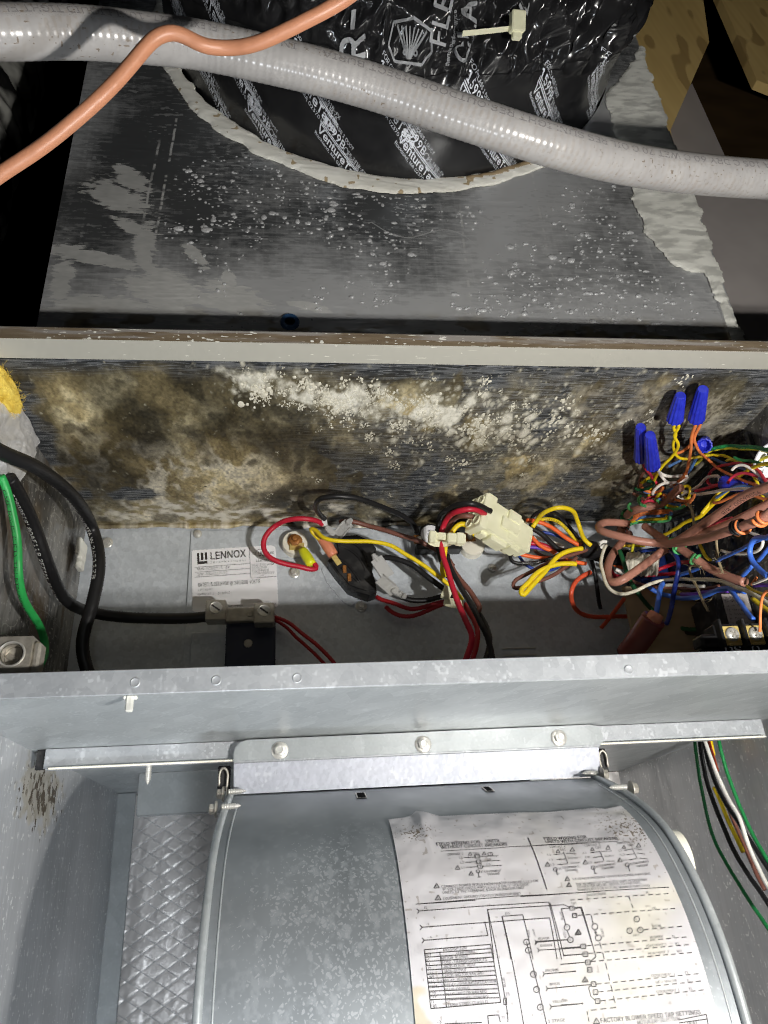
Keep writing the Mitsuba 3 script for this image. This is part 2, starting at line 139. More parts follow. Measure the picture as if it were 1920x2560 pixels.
 ('twine', 'twn', 12, [[3531,1513,2908],[3490,1417,2752],[3453,1379,2648],[3416,1336,2535]], 'frayed beige twine hanging over the salmon cable'),
 ('twine', 'twn', 10, [[3441,1101,2363],[3440,1134,2282],[3438,1148,2201],[3433,1128,2082]], 'frayed beige twine beside the green coil'),
 ('twine', 'twn', 10, [[3301,1203,2166],[3314,1335,2228],[3320,1407,2231],[3313,1378,2105],[3306,1339,2021],[3297,1295,1895],[3288,1240,1793]], 'frayed beige twine hanging down in front of the cream wire'),
 ('blower_wire', 'gn2', 15, [[3699,2657,1102],[3565,2469,927],[3564,2505,761],[3562,2536,513],[3559,2537,269],[3554,2465,56],[3548,2328,-122],[3542,2192,-278],[3536,2059,-413],[3528,1896,-560]], 'green wire furthest left beside the blower'),
 ('blower_wire', 'blk', 19, [[3734,2609,1092],[3536,2319,905],[3534,2349,741],[3530,2336,494],[3524,2253,252],[3517,2146,22],[3509,1981,-171],[3497,1774,-380]], 'black wire next to the left green one'),
 ('blower_wire', 'blk', 17, [[3736,2560,1068],[3506,2197,872],[3502,2178,638],[3494,2063,404],[3484,1891,205],[3474,1735,10],[3465,1585,-159]], 'black wire right of its twin along the wall'),
 ('blower_wire', 'wht', 16, [[3712,2511,1060],[3479,2120,888],[3474,2077,733],[3468,2004,528],[3461,1911,379],[3456,1835,263],[3450,1797,83],[3444,1735,-90],[3435,1623,-244]], 'white wire in the bundle on the right wall'),
 ('blower_wire', 'ror', 16, [[3809,2634,1079],[3558,2204,913],[3557,2192,787],[3555,2181,663]], 'orange red wire at the top of the wall bundle'),
 ('blower_wire', 'yel', 14, [[3835,2616,1074],[3585,2215,886],[3584,2221,803]], 'short length of yellow wire at the top of the wall bundle'),
 ('blower_wire', 'yel', 17, [[3556,2303,543],[3554,2257,459],[3551,2210,324],[3547,2144,181],[3543,2073,30]], 'yellow wire between the black ones on the wall'),
 ('blower_wire', 'brn', 16, [[3580,2238,456],[3576,2151,268],[3573,2095,115],[3569,2027,-56],[3564,1926,-243]], 'brown wire between the black and white ones on the wall'),
 ('blower_wire', 'gn2', 15, [[3776,2394,1051],[3526,1988,865],[3523,1983,718],[3519,1944,518],[3514,1881,325],[3508,1796,139],[3496,1615,-117]], 'green wire furthest right on the wall'),
 ('copper_cable', 'cop', 35, [[-1473,-1615,2973],[-1376,-1661,3039],[-1220,-1712,3142],[-1063,-1772,3261],[-925,-1832,3379],[-809,-1887,3504],[-723,-1934,3606],[-659,-1961,3667],[-585,-1966,3698],[-522,-1947,3700],[-448,-1920,3693],[-350,-1902,3711],[-225,-1928,3703],[-88,-1974,3726],[58,-2030,3767],[204,-2084,3822],[317,-2133,3891]], 'copper coloured insulated cable crossing in front of the grey conduit'),
 ('conduit', 'con', 132, [[-1810,-1688,4063],[-1522,-1711,4035],[-1316,-1656,4151],[-1097,-1593,4266],[-862,-1518,4373],[-611,-1435,4483],[-240,-1388,4473],[145,-1333,4450],[544,-1266,4408],[948,-1222,4299],[1359,-1178,4192],[1809,-1082,4168],[2311,-957,4221],[2827,-873,4275],[3369,-803,4345],[3770,-834,4304]], 'grey ribbed liquid tight conduit spanning the top in front of the plenum'),
 ('fan_wrap', 'tor', 14, [[3459,1753,3128],[3595,1846,3132],[3613,1698,3033],[3604,1526,2976],[3602,1483,2995]], ''),
 ('fan_wrap', 'tor', 14, [[3501,1799,3130],[3622,1878,3096],[3611,1677,2985],[3604,1539,2972]], ''),
 ('fan_wrap', 'tbl', 14, [[3435,1818,3118],[3577,1902,3122],[3602,1765,3022]], ''),
 ('fan_wrap', 'lgn', 14, [[3420,1823,3111],[3500,1918,3115],[3602,2003,3119],[3596,1839,3022],[3586,1658,2965]], ''),
 ('fan_wrap', 'yel', 14, [[3462,1867,3117],[3606,1964,3121],[3600,1819,3034]], ''),
 ('fan_wrap', 'tor', 15, [[3319,2304,3128],[3347,2216,3125],[3428,2107,3122],[3529,2074,3121],[3601,1934,3050]], ''),
 ('fan_wrap', 'tor', 15, [[3313,2267,3093],[3416,2164,3104],[3537,2100,3103],[3576,1908,3021]], ''),
 ('fan_wrap', 'tbl', 15, [[3367,2242,3092],[3438,2146,3092],[3573,2099,3079],[3561,1885,3002]], ''),
 ('fan_wrap', 'yel', 15, [[3315,2223,3061],[3454,2211,3088],[3564,2098,3040],[3556,1963,3004]], ''),
 ('fan_wrap', 'lgn', 15, [[3294,2222,3040],[3435,2225,3070],[3566,2151,3039],[3553,1906,2969]], ''),
 ('fan_wrap', 'lgn', 14, [[3192,1686,3084],[3198,1753,3087],[3257,1858,3091],[3340,1919,3094]], ''),
 ('fan_wrap', 'lgn', 14, [[3157,1851,3090],[3166,1926,3094],[3242,2023,3098]], ''),
 ('fan_wrap', 'dgn', 14, [[3188,1499,3138],[3276,1584,3142],[3234,1669,3145],[3133,1646,3143]], ''),
 ('fan_wrap', 'brn', 14, [[3160,1755,3147],[3271,1847,3151],[3416,1941,3155]], ''),
 ('fan_wrap', 'trd', 14, [[3445,1923,3135],[3361,1875,3132],[3329,1921,3134]], ''),
 ('thermostat_wire', 'trd', 12, [[3683,542,2635],[3661,668,2714],[3640,766,2807],[3620,882,2853],[3598,971,2825]], 'thin red conductor dipping in front of the lower right nut'),
 ('thermostat_wire', 'twh', 12, [[3683,560,2599],[3661,660,2729],[3639,717,2837],[3616,775,2889],[3594,863,2892]], 'thin white conductor crossing the yellow ones at the right edge'),
 ('thermostat_wire', 'tbl', 13, [[3683,604,2515],[3677,737,2631],[3672,880,2756],[3668,1070,2820],[3664,1275,2849]], 'thin blue conductor running level below the white sweep'),
 ('thermostat_wire', 'tor', 13, [[3620,547,2450],[3617,702,2558],[3614,855,2667],[3613,1070,2722],[3611,1258,2790]], 'thin orange conductor lying along the salmon cable at the right'),
 ('thermostat_wire', 'ylg', 13, [[3747,558,2838],[3737,681,2882],[3728,806,2907],[3719,905,2995],[3713,1057,3104]], 'thin yellow green conductor between the green and red arcs'),
 ('thermostat_wire', 'gn2', 12, [[3683,514,2719],[3674,590,2791],[3666,683,2874],[3658,790,2946],[3649,852,3013]], 'thin green conductor under the big green bow'),
 ('thermostat_wire', 'tbl', 15, [[3296,1815,3234],[3402,1877,3222],[3481,1828,3207],[3601,1892,3195]], 'thin blue conductor tucked behind the white hairpin'),
 ('thermostat_wire', 'twh', 15, [[3586,1997,3240],[3623,1903,3223],[3710,1892,3172],[3686,1711,3099]], 'thin white conductor under the yellow ring'),
 ('thermostat_wire', 'tor', 15, [[3238,1728,3231],[3331,1831,3220],[3428,1849,3207],[3445,1713,3189]], 'thin orange conductor round the top of the cable end'),
 ('thermostat_wire', 'yel', 15, [[3451,2167,3203],[3500,2069,3187],[3453,1878,3167],[3437,1761,3149]], 'thin yellow conductor climbing the wrapped cable end'),
 ('thermostat_wire', 'trd', 13, [[3571,1485,2702],[3542,1302,2585],[3512,1100,2527],[3478,877,2456]], 'thin red conductor crossing between the two salmon cables'),
 ('thermostat_wire', 'tbl', 13, [[3580,1671,2678],[3540,1403,2594],[3495,1142,2453],[3449,872,2363],[3400,629,2223]], 'thin blue conductor under the sweeping salmon loop'),
 ('harness_sleeve', 'blk', 93, [[2763,2309,2824],[2876,2336,2817],[3088,2469,2823],[3348,2557,2814]], 'dark sleeve gathering the fanned wires right of the plug into one bundle'),
]
A = {"n1t":[0.2918,0.0803,0.3202],"n1b":[0.3171,0.1318,0.3197],"n1rt":[0.2874,0.0837,0.3302],"n1rb":[0.3114,0.1375,0.3313],"n2t":[0.3044,0.0427,0.3336],"n2b":[0.3126,0.0724,0.33],"n3t":[0.3187,0.0336,0.3335],"n3b":[0.331,0.0714,0.3301],"n4t":[0.3696,0.1246,0.342],"n4b":[0.3585,0.1116,0.3286],"n5b":[0.3686,0.1146,0.2921],"n5t":[0.3731,0.0951,0.2789],"so1":[-0.0051,0.298,0.3184],"so2":[0.1833,0.298,0.3137],"bolt1":[-0.005,0.282,0.317],"lim":[0.137,0.28,0.321],"s1":[-0.1968,0.2985,0.3255],"s2":[-0.1059,0.297,0.3333],"s3":[-0.0058,0.297,0.2882],"s4":[0.2034,0.297,0.2898],"s5":[0.0617,0.297,0.2498],"lugL":[-0.079,0.272,0.2382],"lugR":[-0.0347,0.272,0.234],"plate":[-0.0581,0.285,0.2364],"blk":[-0.0485,0.29,0.2101],"tab":[-0.095,0.295,0.2129],"rel":[0.0531,0.28,0.2914],"plug":[0.1962,0.2117,0.2963],"plugL":[0.1584,0.1816,0.2943],"plugR":[0.2235,0.2248,0.2938],"tie":[0.1294,0.1967,0.2783],"clip":[0.1396,0.2301,0.2347],"t1":[0.0435,0.2548,0.3179],"t2":[0.0801,0.2492,0.273],"t3":[0.0837,0.2487,0.2539],"t4":[0.0955,0.2532,0.2466],"cr1":[0.0247,0.2507,0.3242],"cr2":[0.0313,0.2546,0.3152],"orgt":[0.0278,0.2541,0.2979],"sleeve0":[0.0022,0.276,0.3051],"sleeve1":[0.0111,0.27,0.2869],"lug":[-0.1646,0.02,0.1274],"cone0":[0.3246,0.2379,0.2692],"cone1":[0.3499,0.2247,0.2592],"spl0":[0.3057,0.1715,0.1891],"spl1":[0.2972,0.1882,0.1763],"spl2":[0.2907,0.2056,0.1666],"ts1":[0.3168,0.08,0.1462],"ts2":[0.3351,0.08,0.1464],"tsa":[0.2929,0.085,0.1429],"tsb":[0.3427,0.085,0.1319],"rlab":[0.3889,0.17,0.1937],"tan":[0.3706,0.24,0.2005],"stk":[0.3872,0.0695,0.2861],"yins":[-0.2162,0.06,0.3423],"foil":[-0.2185,0.0887,0.3327]}
DIAGRAM_TEXT = [["FIELD WIRING FOR",7801,11804,10403,11806,225],["UNITS",10756,11802,11567,11793,229],["WITHOUT CIRCUIT BREAKERS",7997,12078,11953,12109,213],["CIRCUIT 2",8265,12600,9214,12616,136],["TB2",9790,12641,10143,12640,136],["L1",8929,12886,9120,12882,130],["L2",8902,13200,9129,13199,125],["L3",8887,13529,9112,13529,120],["L1",9890,12875,10074,12871,131],["L2",9872,13219,10070,13215,125],["L3",9858,13549,10054,13546,120],["L1",10639,12745,10840,12741,134],["L2",10505,13077,10711,13075,128],["L3",10405,13399,10617,13397,123],["E",9963,13876,10097,13877,125],["EQUIPMENT",10162,13857,11143,13861,117],["GROUND",10298,14040,10985,14040,115],["CONNECT POWER WIRES FROM HEATER LABELED L1,L2 ON",7572,14646,13021,14641,131],["'P' VOLTAGE UNITS AND L1,L2,L3 ON 'Y' VOLTAGE",7586,14815,12449,14819,129],["UNITS TO TB2 TERMINAL STRIP IN INDOOR UNIT",7586,14980,12162,14998,127],["EQUIPMENT GROUND LOCATED IN INDOOR UNIT",7560,15302,11873,15307,124],["J2",6433,15694,6588,15691,98],["1",6530,15798,6643,15799,83],["-2",6421,16557,6587,16555,91],["-6",6430,17181,6635,17182,87],["B3",10757,16306,10985,16308,95],["BLACK",12202,17642,12820,17646,99],["GREEN",12218,17974,12846,17979,97],["TB1",14478,16033,14786,16033,100],["R",14395,16250,14511,16251,105],["DS",14380,16630,14597,16631,102],["4",11503,17756,11587,17755,92],["1",11516,18120,11599,18119,90],["7",13855,17185,13941,17185,97],["4",13840,17788,13938,17789,93],["G",14447,18134,14560,18136,92],["W1",14416,18492,14598,18493,90],["P49",11818,17492,11819,17145,100],["J49",12101,17486,12091,17132,100],["BLUE",13805,16765,13808,16362,104],["K20-1",13717,17619,13743,17178,101],["FIELD WIRING FOR",14273,11835,16890,11869,206],["UNITS WITH CIRCUIT BREAKERS",14282,12109,18702,12157,195],["CIRCUIT 4",14388,12482,15333,12494,128],["CB3",14941,12729,15285,12726,123],["CIRCUIT 3",16491,12521,17461,12534,130],["CB2",17086,12732,17434,12728,126],["CIRCUIT 2",18502,12510,19484,12480,131],["CB1",19078,12720,19413,12715,128],["L1",14093,13038,14288,13034,117],["L2",14066,13374,14291,13372,112],["L3",14058,13699,14281,13697,108],["L1",16246,13044,16444,13040,119],["L2",16248,13348,16491,13347,115],["L3",16296,13699,16506,13696,110],["L1",18375,13047,18575,13042,121],["L2",18379,13353,18609,13351,117],["L3",18364,13703,18577,13700,112],["E",14449,14008,14576,14008,115],["EQUIPMENT",14663,13936,15655,13919,115],["GROUND",14772,14134,15475,14115,113],["E",16656,14025,16768,14024,116],["EQUIPMENT",16828,13950,17840,13916,117],["GROUND",16960,14151,17664,14114,114],["E",18690,14011,18803,14010,119],["EQUIPMENT",18869,13971,19860,13899,117],["GROUND",18993,14173,19682,14116,115],["L3 IS NOT PRESENT ON (P) ELECTRIC HEATERS",15027,14688,19567,14673,125],["THE NUMBER OF CIRCUITS VARY ACCORDING",15094,14999,19229,15011,122],["TO HEATER MODEL. REFER TO FAN COIL",15103,15158,18818,15160,120],["NAMEPLATE FOR ACTUAL NUMBER EMPLOYED",15092,15329,19224,15362,119],["24V POWER",15464,15646,16589,15654,116],["R",18862,15740,18987,15740,110],["DS",18879,16579,19113,16573,109],["ECON",18535,17463,19003,17467,103],["BLOWER",18213,17966,18915,17974,99],["G",19415,18007,19567,18004,92],["AUX HEAT 1",17871,18339,18990,18337,96],["W1",19438,18341,19664,18337,90],["AUX HEAT 2",17840,18686,18981,18687,94],["W2",19412,18691,19681,18690,89],["K20-2",17342,17805,17672,17801,85],["K183",15774,17727,15796,17335,106],["DESCRIPTION",7149,17823,8347,17829,117],["COMPONENT",7784,18014,8776,18017,116],["KEY",6186,18011,6499,18001,125],["MOTOR-BLOWER",6984,18211,8369,18200,114],["FUSE-TRANSFORMER,T1",6994,18398,9310,18409,113],["JACK-ELECT. HEAT",7027,18585,8699,18595,112],["JACK-OUTPUT",7034,18788,8198,18796,111],["JACK-MOTOR,VAR SPD",7033,18969,9031,18964,110],["RELAY-BLOWER",7005,19176,8389,19171,109],["RELAY-DEHUMIDIFICATION",7003,19363,9617,19364,108],["PLUG-OUTPUT",7012,19559,8244,19566,107],["PLUG-MOTOR,VAR SPD",7012,19744,9062,19759,106],["TRANSFORMER-CONTROL",7019,19956,9166,19989,105],["TERM STRIP-CLASS II",7037,20177,9063,20184,104],["B3",6192,18241,6383,18238,114],["F1",6194,18416,6384,18413,112],["J2",6206,18600,6384,18597,111],["J46",6203,18822,6510,18818,110],["J49",6209,18962,6515,18958,109],["K20,-1,2",6205,19190,6886,19187,108],["K183,-1",6206,19377,6919,19377,107],["P46",6213,19611,6516,19608,106],["P49",6216,19785,6530,19783,106],["T1",6215,19996,6377,19993,105],["TB1",6217,20176,6494,20172,104],["BROWN",12238,19089,12907,19094,102],["WHITE",12285,19684,12867,19674,99],["YELLOW",12291,20427,13084,20404,105],["BLUE",10065,19582,10068,19185,107],["F1",10024,19941,10202,19939,106],["T1",9628,20868,9792,20865,103],["1 STAGE",11922,21180,12769,21183,112],["-3",6429,20828,6646,20830,92],["5",11523,19193,11632,19195,101],["3",11545,19831,11652,19833,98],["2",11585,20569,11702,20573,96],["FACTORY BLOWER SPEED TAP SETTINGS",14561,21371,19766,21377,163],["MOTOR TAP SELECTION",16392,21562,18622,21556,133],["COOL/HEAT 2",17685,19669,18984,19674,100],["Y2",19481,19652,19701,19650,100],["REV VALVE",17843,19980,18996,19960,109],["O",19513,19995,19636,19992,99],["COOL/HEAT 1",17762,20373,18986,20360,107],["Y1",19484,20361,19674,20358,97],["W2",14462,18880,14651,18876,101],["W3",14455,19203,14630,19198,99],["Y2",14505,19818,14704,19815,97],["O",14530,20183,14636,20180,95],["Y1",14544,20543,14715,20539,94],["6",17738,17067,17823,17066,116],["3",17168,17601,17252,17600,111],["9",17789,17581,17873,17580,112],["3",14105,19628,14251,19627,97],["4",14340,17498,14465,17495,109],["HEAT",18956,21754,19486,21751,103],["7",8643,13537,8710,13539,117],["6",9331,13954,9398,13956,113],["5",7257,14578,7329,14580,117],["6",7230,15243,7308,15245,122],["4",14386,17481,14463,17484,107],["7",13818,13691,13889,13693,125],["7",16054,13690,16125,13692,127],["7",18113,13712,18185,13714,130],["7",14659,14654,14728,14656,115],["8",14636,15007,14706,15009,112],["1",14290,21357,14373,21360,101],["4",14354,17499,14435,17502,113],["3",14134,19619,14212,19622,100]]
DIAGRAM_LINES = [[[7957,12250],[13250,12235],[17566,12203]],[[13355,11532],[13373,15112]],[[9190,12803],[9857,12817]],[[10155,12783],[11208,12807]],[[9195,13133],[9847,13128]],[[10154,13114],[11234,13122]],[[9200,13466],[9832,13461]],[[10137,13448],[11223,13458]],[[6026,15426],[9283,15450]],[[6026,15426],[11477,15368],[16331,15435]],[[6164,15801],[9214,15787],[13271,15810],[13203,18595]],[[6039,15688],[6164,15801],[6048,15930]],[[6202,16639],[9550,16637],[13083,16624],[12965,18579]],[[6092,16534],[6202,16639],[6075,16759]],[[9550,16637],[9589,17268],[6227,17266]],[[6118,17160],[6227,17266],[6087,17392]],[[9677,18358],[9830,15983],[14076,16006],[14320,16162]],[[10555,18417],[10525,16384],[11669,16381],[11706,18494]],[[12106,17747],[13798,17736]],[[11992,17641],[12106,17747],[11983,17849]],[[12128,18113],[14347,18140]],[[12042,18010],[12128,18113],[12024,18202]],[[14308,16203],[13856,16200],[13859,17024]],[[14616,16196],[14983,16193],[15029,18557]],[[13861,17313],[13912,17632]],[[13373,18423],[14360,18441]],[[9846,12665],[9840,12890],[10114,12892],[10121,12667],[9846,12665]],[[9857,13020],[9849,13252],[10106,13254],[10115,13021],[9857,13020]],[[9856,13358],[9852,13574],[10122,13576],[10112,13360],[9856,13358]],[[10656,12553],[10630,12782],[10876,12782],[10905,12544],[10656,12553]],[[9790,13780],[9782,14149]],[[9700,14119],[9894,14117]],[[13327,11586],[13359,15101]],[[14471,12970],[15043,12955]],[[15214,12928],[15800,12972]],[[14518,13315],[15048,13316]],[[15224,13273],[15813,13298]],[[14516,13661],[15048,13645]],[[15238,13605],[15807,13628]],[[15089,12821],[15075,13611]],[[16663,12978],[17242,12963]],[[17330,12950],[17944,12976]],[[16694,13325],[17222,13307]],[[17356,13298],[17918,13320]],[[16651,13652],[17184,13654]],[[17355,13630],[17859,13666]],[[17241,12923],[17243,13586]],[[18679,12991],[19161,12948]],[[19323,12920],[19779,13014]],[[18712,13302],[19198,13281]],[[19366,13236],[19829,13346]],[[18694,13653],[19184,13615]],[[19358,13591],[19811,13679]],[[19227,12873],[19239,13601]],[[11788,15424],[15621,15412],[20272,15465]],[[12671,12241],[18590,12302]],[[14255,13924],[14239,14317]],[[14168,14245],[14373,14242]],[[16456,13959],[16420,14403]],[[16345,14347],[16552,14345]],[[18508,13981],[18457,14376]],[[6154,17702],[9631,17688],[9695,20199],[6190,20212],[6154,17702]],[[6168,17873],[9630,17882]],[[6946,17894],[6976,20201]],[[6170,18042],[9643,18065]],[[6173,18229],[9640,18267]],[[6175,18415],[9638,18467]],[[6178,18598],[9637,18665]],[[6182,18780],[9637,18861]],[[6186,18961],[9637,19055]],[[6190,19140],[9638,19248]],[[6194,19317],[9639,19439]],[[6199,19494],[9641,19628]],[[6204,19669],[9643,19816]],[[6209,19842],[9646,20003]],[[12065,17699],[13748,17723]],[[12124,19163],[13747,19160]],[[12153,19794],[13693,19790]],[[12206,20546],[13514,20540]],[[11544,17746],[11819,21224]],[[12004,17694],[12065,17699],[11967,17845]],[[12087,19059],[12148,19164],[12035,19288]],[[12105,19682],[12164,19795],[12056,19905]],[[12134,20435],[12206,20546],[12099,20663]],[[10543,16399],[10676,21143]],[[9833,15999],[9955,20665],[9919,21010]],[[8959,20689],[9505,20699],[9540,20983]],[[6790,20868],[8620,20937]],[[8959,20689],[8954,21021]],[[13357,18429],[14045,18433]],[[13148,18812],[13942,18814]],[[13326,15851],[13357,18429]],[[13276,18093],[14358,18095]],[[13091,18811],[14430,18800]],[[13005,19161],[13767,19162]],[[12858,19781],[14436,19780]],[[12694,20509],[13804,20533]],[[13319,18442],[14398,18434]],[[14276,19888],[14311,20274],[14501,20456]],[[14423,19828],[14276,19888]],[[15379,16654],[15357,17066]],[[15293,17311],[15426,17504],[15296,17477],[15443,17668]],[[18536,21534],[20036,21406],[19999,21802]],[[18526,21652],[19999,21601]],[[14926,16229],[15040,18597],[14703,18784]],[[14592,16260],[14926,16229]],[[14351,16109],[14592,16111],[14550,16316],[14310,16314],[14351,16109]],[[14378,16495],[14617,16498],[14576,16697],[14338,16694],[14378,16495]],[[14391,17985],[14652,17990],[14613,18194],[14354,18189],[14391,17985]],[[14400,18348],[14659,18353],[14623,18554],[14365,18548],[14400,18348]],[[14442,18710],[14689,18715],[14650,18927],[14404,18921],[14442,18710]],[[14446,19036],[14692,19041],[14656,19250],[14411,19244],[14446,19036]],[[14479,19664],[14723,19670],[14689,19873],[14446,19867],[14479,19664]],[[14482,20009],[14725,20015],[14693,20215],[14451,20209],[14482,20009]],[[14506,20382],[14747,20388],[14716,20586],[14476,20580],[14506,20382]],[[9863,20047],[10010,20047],[9982,20305],[9835,20304],[9863,20047]],[[11693,17719],[11665,17776],[11612,17819],[11545,17840],[11478,17836],[11424,17806],[11392,17758],[11391,17699],[11419,17642],[11472,17598],[11539,17577],[11607,17581],[11661,17611],[11692,17660],[11693,17719]],[[11702,18096],[11674,18152],[11621,18194],[11555,18215],[11489,18210],[11434,18181],[11403,18133],[11401,18076],[11429,18021],[11481,17978],[11547,17957],[11614,17961],[11669,17990],[11700,18039],[11702,18096]],[[14048,17160],[14015,17219],[13959,17264],[13889,17286],[13821,17282],[13767,17251],[13738,17200],[13740,17139],[13772,17080],[13829,17034],[13899,17011],[13968,17015],[14022,17047],[14051,17098],[14048,17160]],[[14062,17754],[14030,17810],[13975,17854],[13906,17875],[13838,17871],[13784,17841],[13755,17792],[13756,17733],[13787,17676],[13843,17632],[13912,17610],[13980,17615],[14034,17645],[14063,17694],[14062,17754]],[[9890,13771],[9870,13816],[9835,13851],[9792,13869],[9750,13866],[9716,13843],[9698,13804],[9698,13757],[9718,13711],[9753,13676],[9796,13657],[9839,13661],[9873,13684],[9891,13724],[9890,13771]],[[11737,19157],[11709,19212],[11657,19254],[11589,19275],[11520,19270],[11464,19241],[11430,19193],[11427,19136],[11454,19081],[11507,19038],[11575,19017],[11644,19022],[11701,19051],[11734,19099],[11737,19157]],[[11754,19806],[11727,19860],[11675,19900],[11609,19920],[11541,19916],[11484,19887],[11451,19841],[11447,19785],[11473,19731],[11525,19690],[11592,19670],[11660,19675],[11717,19703],[11750,19750],[11754,19806]],[[11791,20546],[11765,20598],[11714,20637],[11649,20657],[11581,20652],[11525,20624],[11492,20579],[11487,20524],[11513,20472],[11564,20432],[11629,20413],[11697,20418],[11753,20446],[11787,20491],[11791,20546]],[[15571,17224],[15534,17286],[15473,17334],[15399,17357],[15326,17353],[15270,17320],[15241,17267],[15244,17203],[15281,17140],[15342,17092],[15417,17068],[15490,17073],[15546,17106],[15575,17160],[15571,17224]],[[15592,17762],[15557,17822],[15497,17868],[15424,17891],[15352,17886],[15296,17855],[15266,17803],[15269,17741],[15304,17681],[15364,17634],[15438,17611],[15510,17616],[15566,17648],[15596,17700],[15592,17762]],[[17954,17018],[17917,17076],[17858,17120],[17787,17142],[17720,17138],[17669,17108],[17644,17058],[17651,16998],[17688,16939],[17748,16894],[17819,16872],[17886,16876],[17937,16907],[17962,16957],[17954,17018]],[[17371,17541],[17336,17597],[17278,17640],[17209,17661],[17143,17657],[17091,17627],[17066,17579],[17071,17521],[17106,17465],[17163,17421],[17233,17400],[17300,17404],[17351,17434],[17376,17483],[17371,17541]],[[17971,17544],[17935,17600],[17877,17643],[17807,17664],[17741,17660],[17690,17630],[17664,17582],[17670,17524],[17706,17467],[17764,17424],[17834,17402],[17901,17407],[17952,17436],[17977,17485],[17971,17544]],[[14337,13965],[14309,14016],[14266,14055],[14215,14074],[14167,14071],[14131,14045],[14114,14002],[14120,13950],[14147,13899],[14191,13859],[14242,13839],[14290,13843],[14326,13869],[14343,13913],[14337,13965]],[[16553,14000],[16523,14051],[16477,14090],[16425,14110],[16377,14107],[16341,14081],[16326,14037],[16335,13985],[16365,13934],[16410,13894],[16463,13874],[16512,13878],[16547,13904],[16561,13948],[16553,14000]],[[18594,13969],[18561,14020],[18513,14060],[18460,14080],[18411,14076],[18377,14050],[18363,14006],[18374,13954],[18406,13902],[18454,13862],[18508,13842],[18558,13845],[18592,13872],[18605,13916],[18594,13969]],[[9480,12660],[9637,12434],[9693,12663],[9480,12660]],[[10301,12685],[10463,12460],[10515,12688],[10301,12685]],[[8536,13568],[8722,13310],[8804,13572],[8536,13568]],[[9225,13984],[9412,13736],[9491,13988],[9225,13984]],[[7143,14608],[7332,14350],[7432,14613],[7143,14608]],[[7107,15274],[7309,15005],[7421,15280],[7107,15274]],[[14260,17508],[14485,17278],[14572,17515],[14260,17508]],[[14640,12851],[14832,12620],[14866,12854],[14640,12851]],[[15496,12799],[15736,12515],[15772,12803],[15496,12799]],[[16712,12849],[16917,12616],[16941,12852],[16712,12849]],[[17644,12842],[17900,12558],[17923,12846],[17644,12842]],[[18638,12854],[18855,12621],[18869,12857],[18638,12854]],[[19524,12823],[19794,12536],[19806,12827],[19524,12823]],[[13701,13722],[13928,13456],[13985,13727],[13701,13722]],[[15934,13722],[16176,13454],[16221,13727],[15934,13722]],[[17990,13743],[18247,13474],[18281,13748],[17990,13743]],[[14544,14683],[14765,14438],[14823,14687],[14544,14683]],[[14523,15035],[14740,14798],[14800,15040],[14523,15035]],[[14159,21381],[14379,21164],[14492,21391],[14159,21381]],[[14222,17527],[14458,17286],[14549,17534],[14222,17527]],[[14009,19643],[14222,19429],[14324,19652],[14009,19643]]]
DIAGRAM_DASHES = [[[14467,15788],[20258,15819]],[[14649,16606],[20303,16616]],[[17980,17533],[20325,17514]],[[14665,18075],[20358,18030]],[[14680,18426],[20337,18388]],[[14700,18795],[20363,18749]],[[14727,19779],[20397,19691]],[[14746,20113],[20405,20011]],[[14755,20484],[20420,20393]],[[17803,15812],[17805,16613]],[[15436,17955],[15483,20807]],[[15483,20807],[13965,20836],[13968,21375]]]
DIAGRAM_FILLS = [[[9599,16641],[9578,16672],[9541,16683],[9509,16667],[9501,16634],[9522,16603],[9559,16592],[9591,16608]],[[13808,19164],[13786,19192],[13749,19201],[13718,19187],[13711,19158],[13733,19131],[13770,19121],[13801,19135]],[[13819,19166],[13796,19195],[13756,19206],[13722,19190],[13715,19159],[13738,19129],[13778,19119],[13812,19134]],[[13855,20537],[13833,20565],[13794,20575],[13761,20560],[13752,20530],[13774,20502],[13813,20492],[13847,20507]],[[9995,20668],[9975,20696],[9936,20706],[9901,20691],[9891,20660],[9911,20632],[9950,20622],[9985,20637]],[[9220,12806],[9501,12771],[9511,12865]],[[9225,13135],[9505,13102],[9515,13192]],[[9229,13469],[9521,13438],[9518,13524]],[[14405,12975],[14679,12927],[14663,13023]],[[14452,13319],[14721,13283],[14710,13366]],[[14407,13653],[14658,13617],[14644,13706]],[[16628,12985],[16888,12946],[16867,13042]],[[16644,13330],[16917,13294],[16902,13377]],[[16617,13659],[16872,13623],[16858,13703]],[[18643,12998],[18892,12958],[18871,13045]],[[18641,13316],[18887,13277],[18868,13361]],[[18643,13659],[18903,13623],[18885,13703]]]
DIAGRAM_TOP = [[5387,8451],[6381,8206],[7201,7855],[8635,8457],[11216,8428],[14548,8629],[16899,8691],[18868,8433],[19218,8874],[20949,8314],[20323,11073],[20140,13098],[20321,14828],[20568,16381],[20614,17775],[20683,19059],[20749,20425],[20749,21856]]
DIAGRAM_LEFT = [[5387,8451],[5308,12554],[5366,15303],[5416,17710],[5452,19995],[5531,20777]]
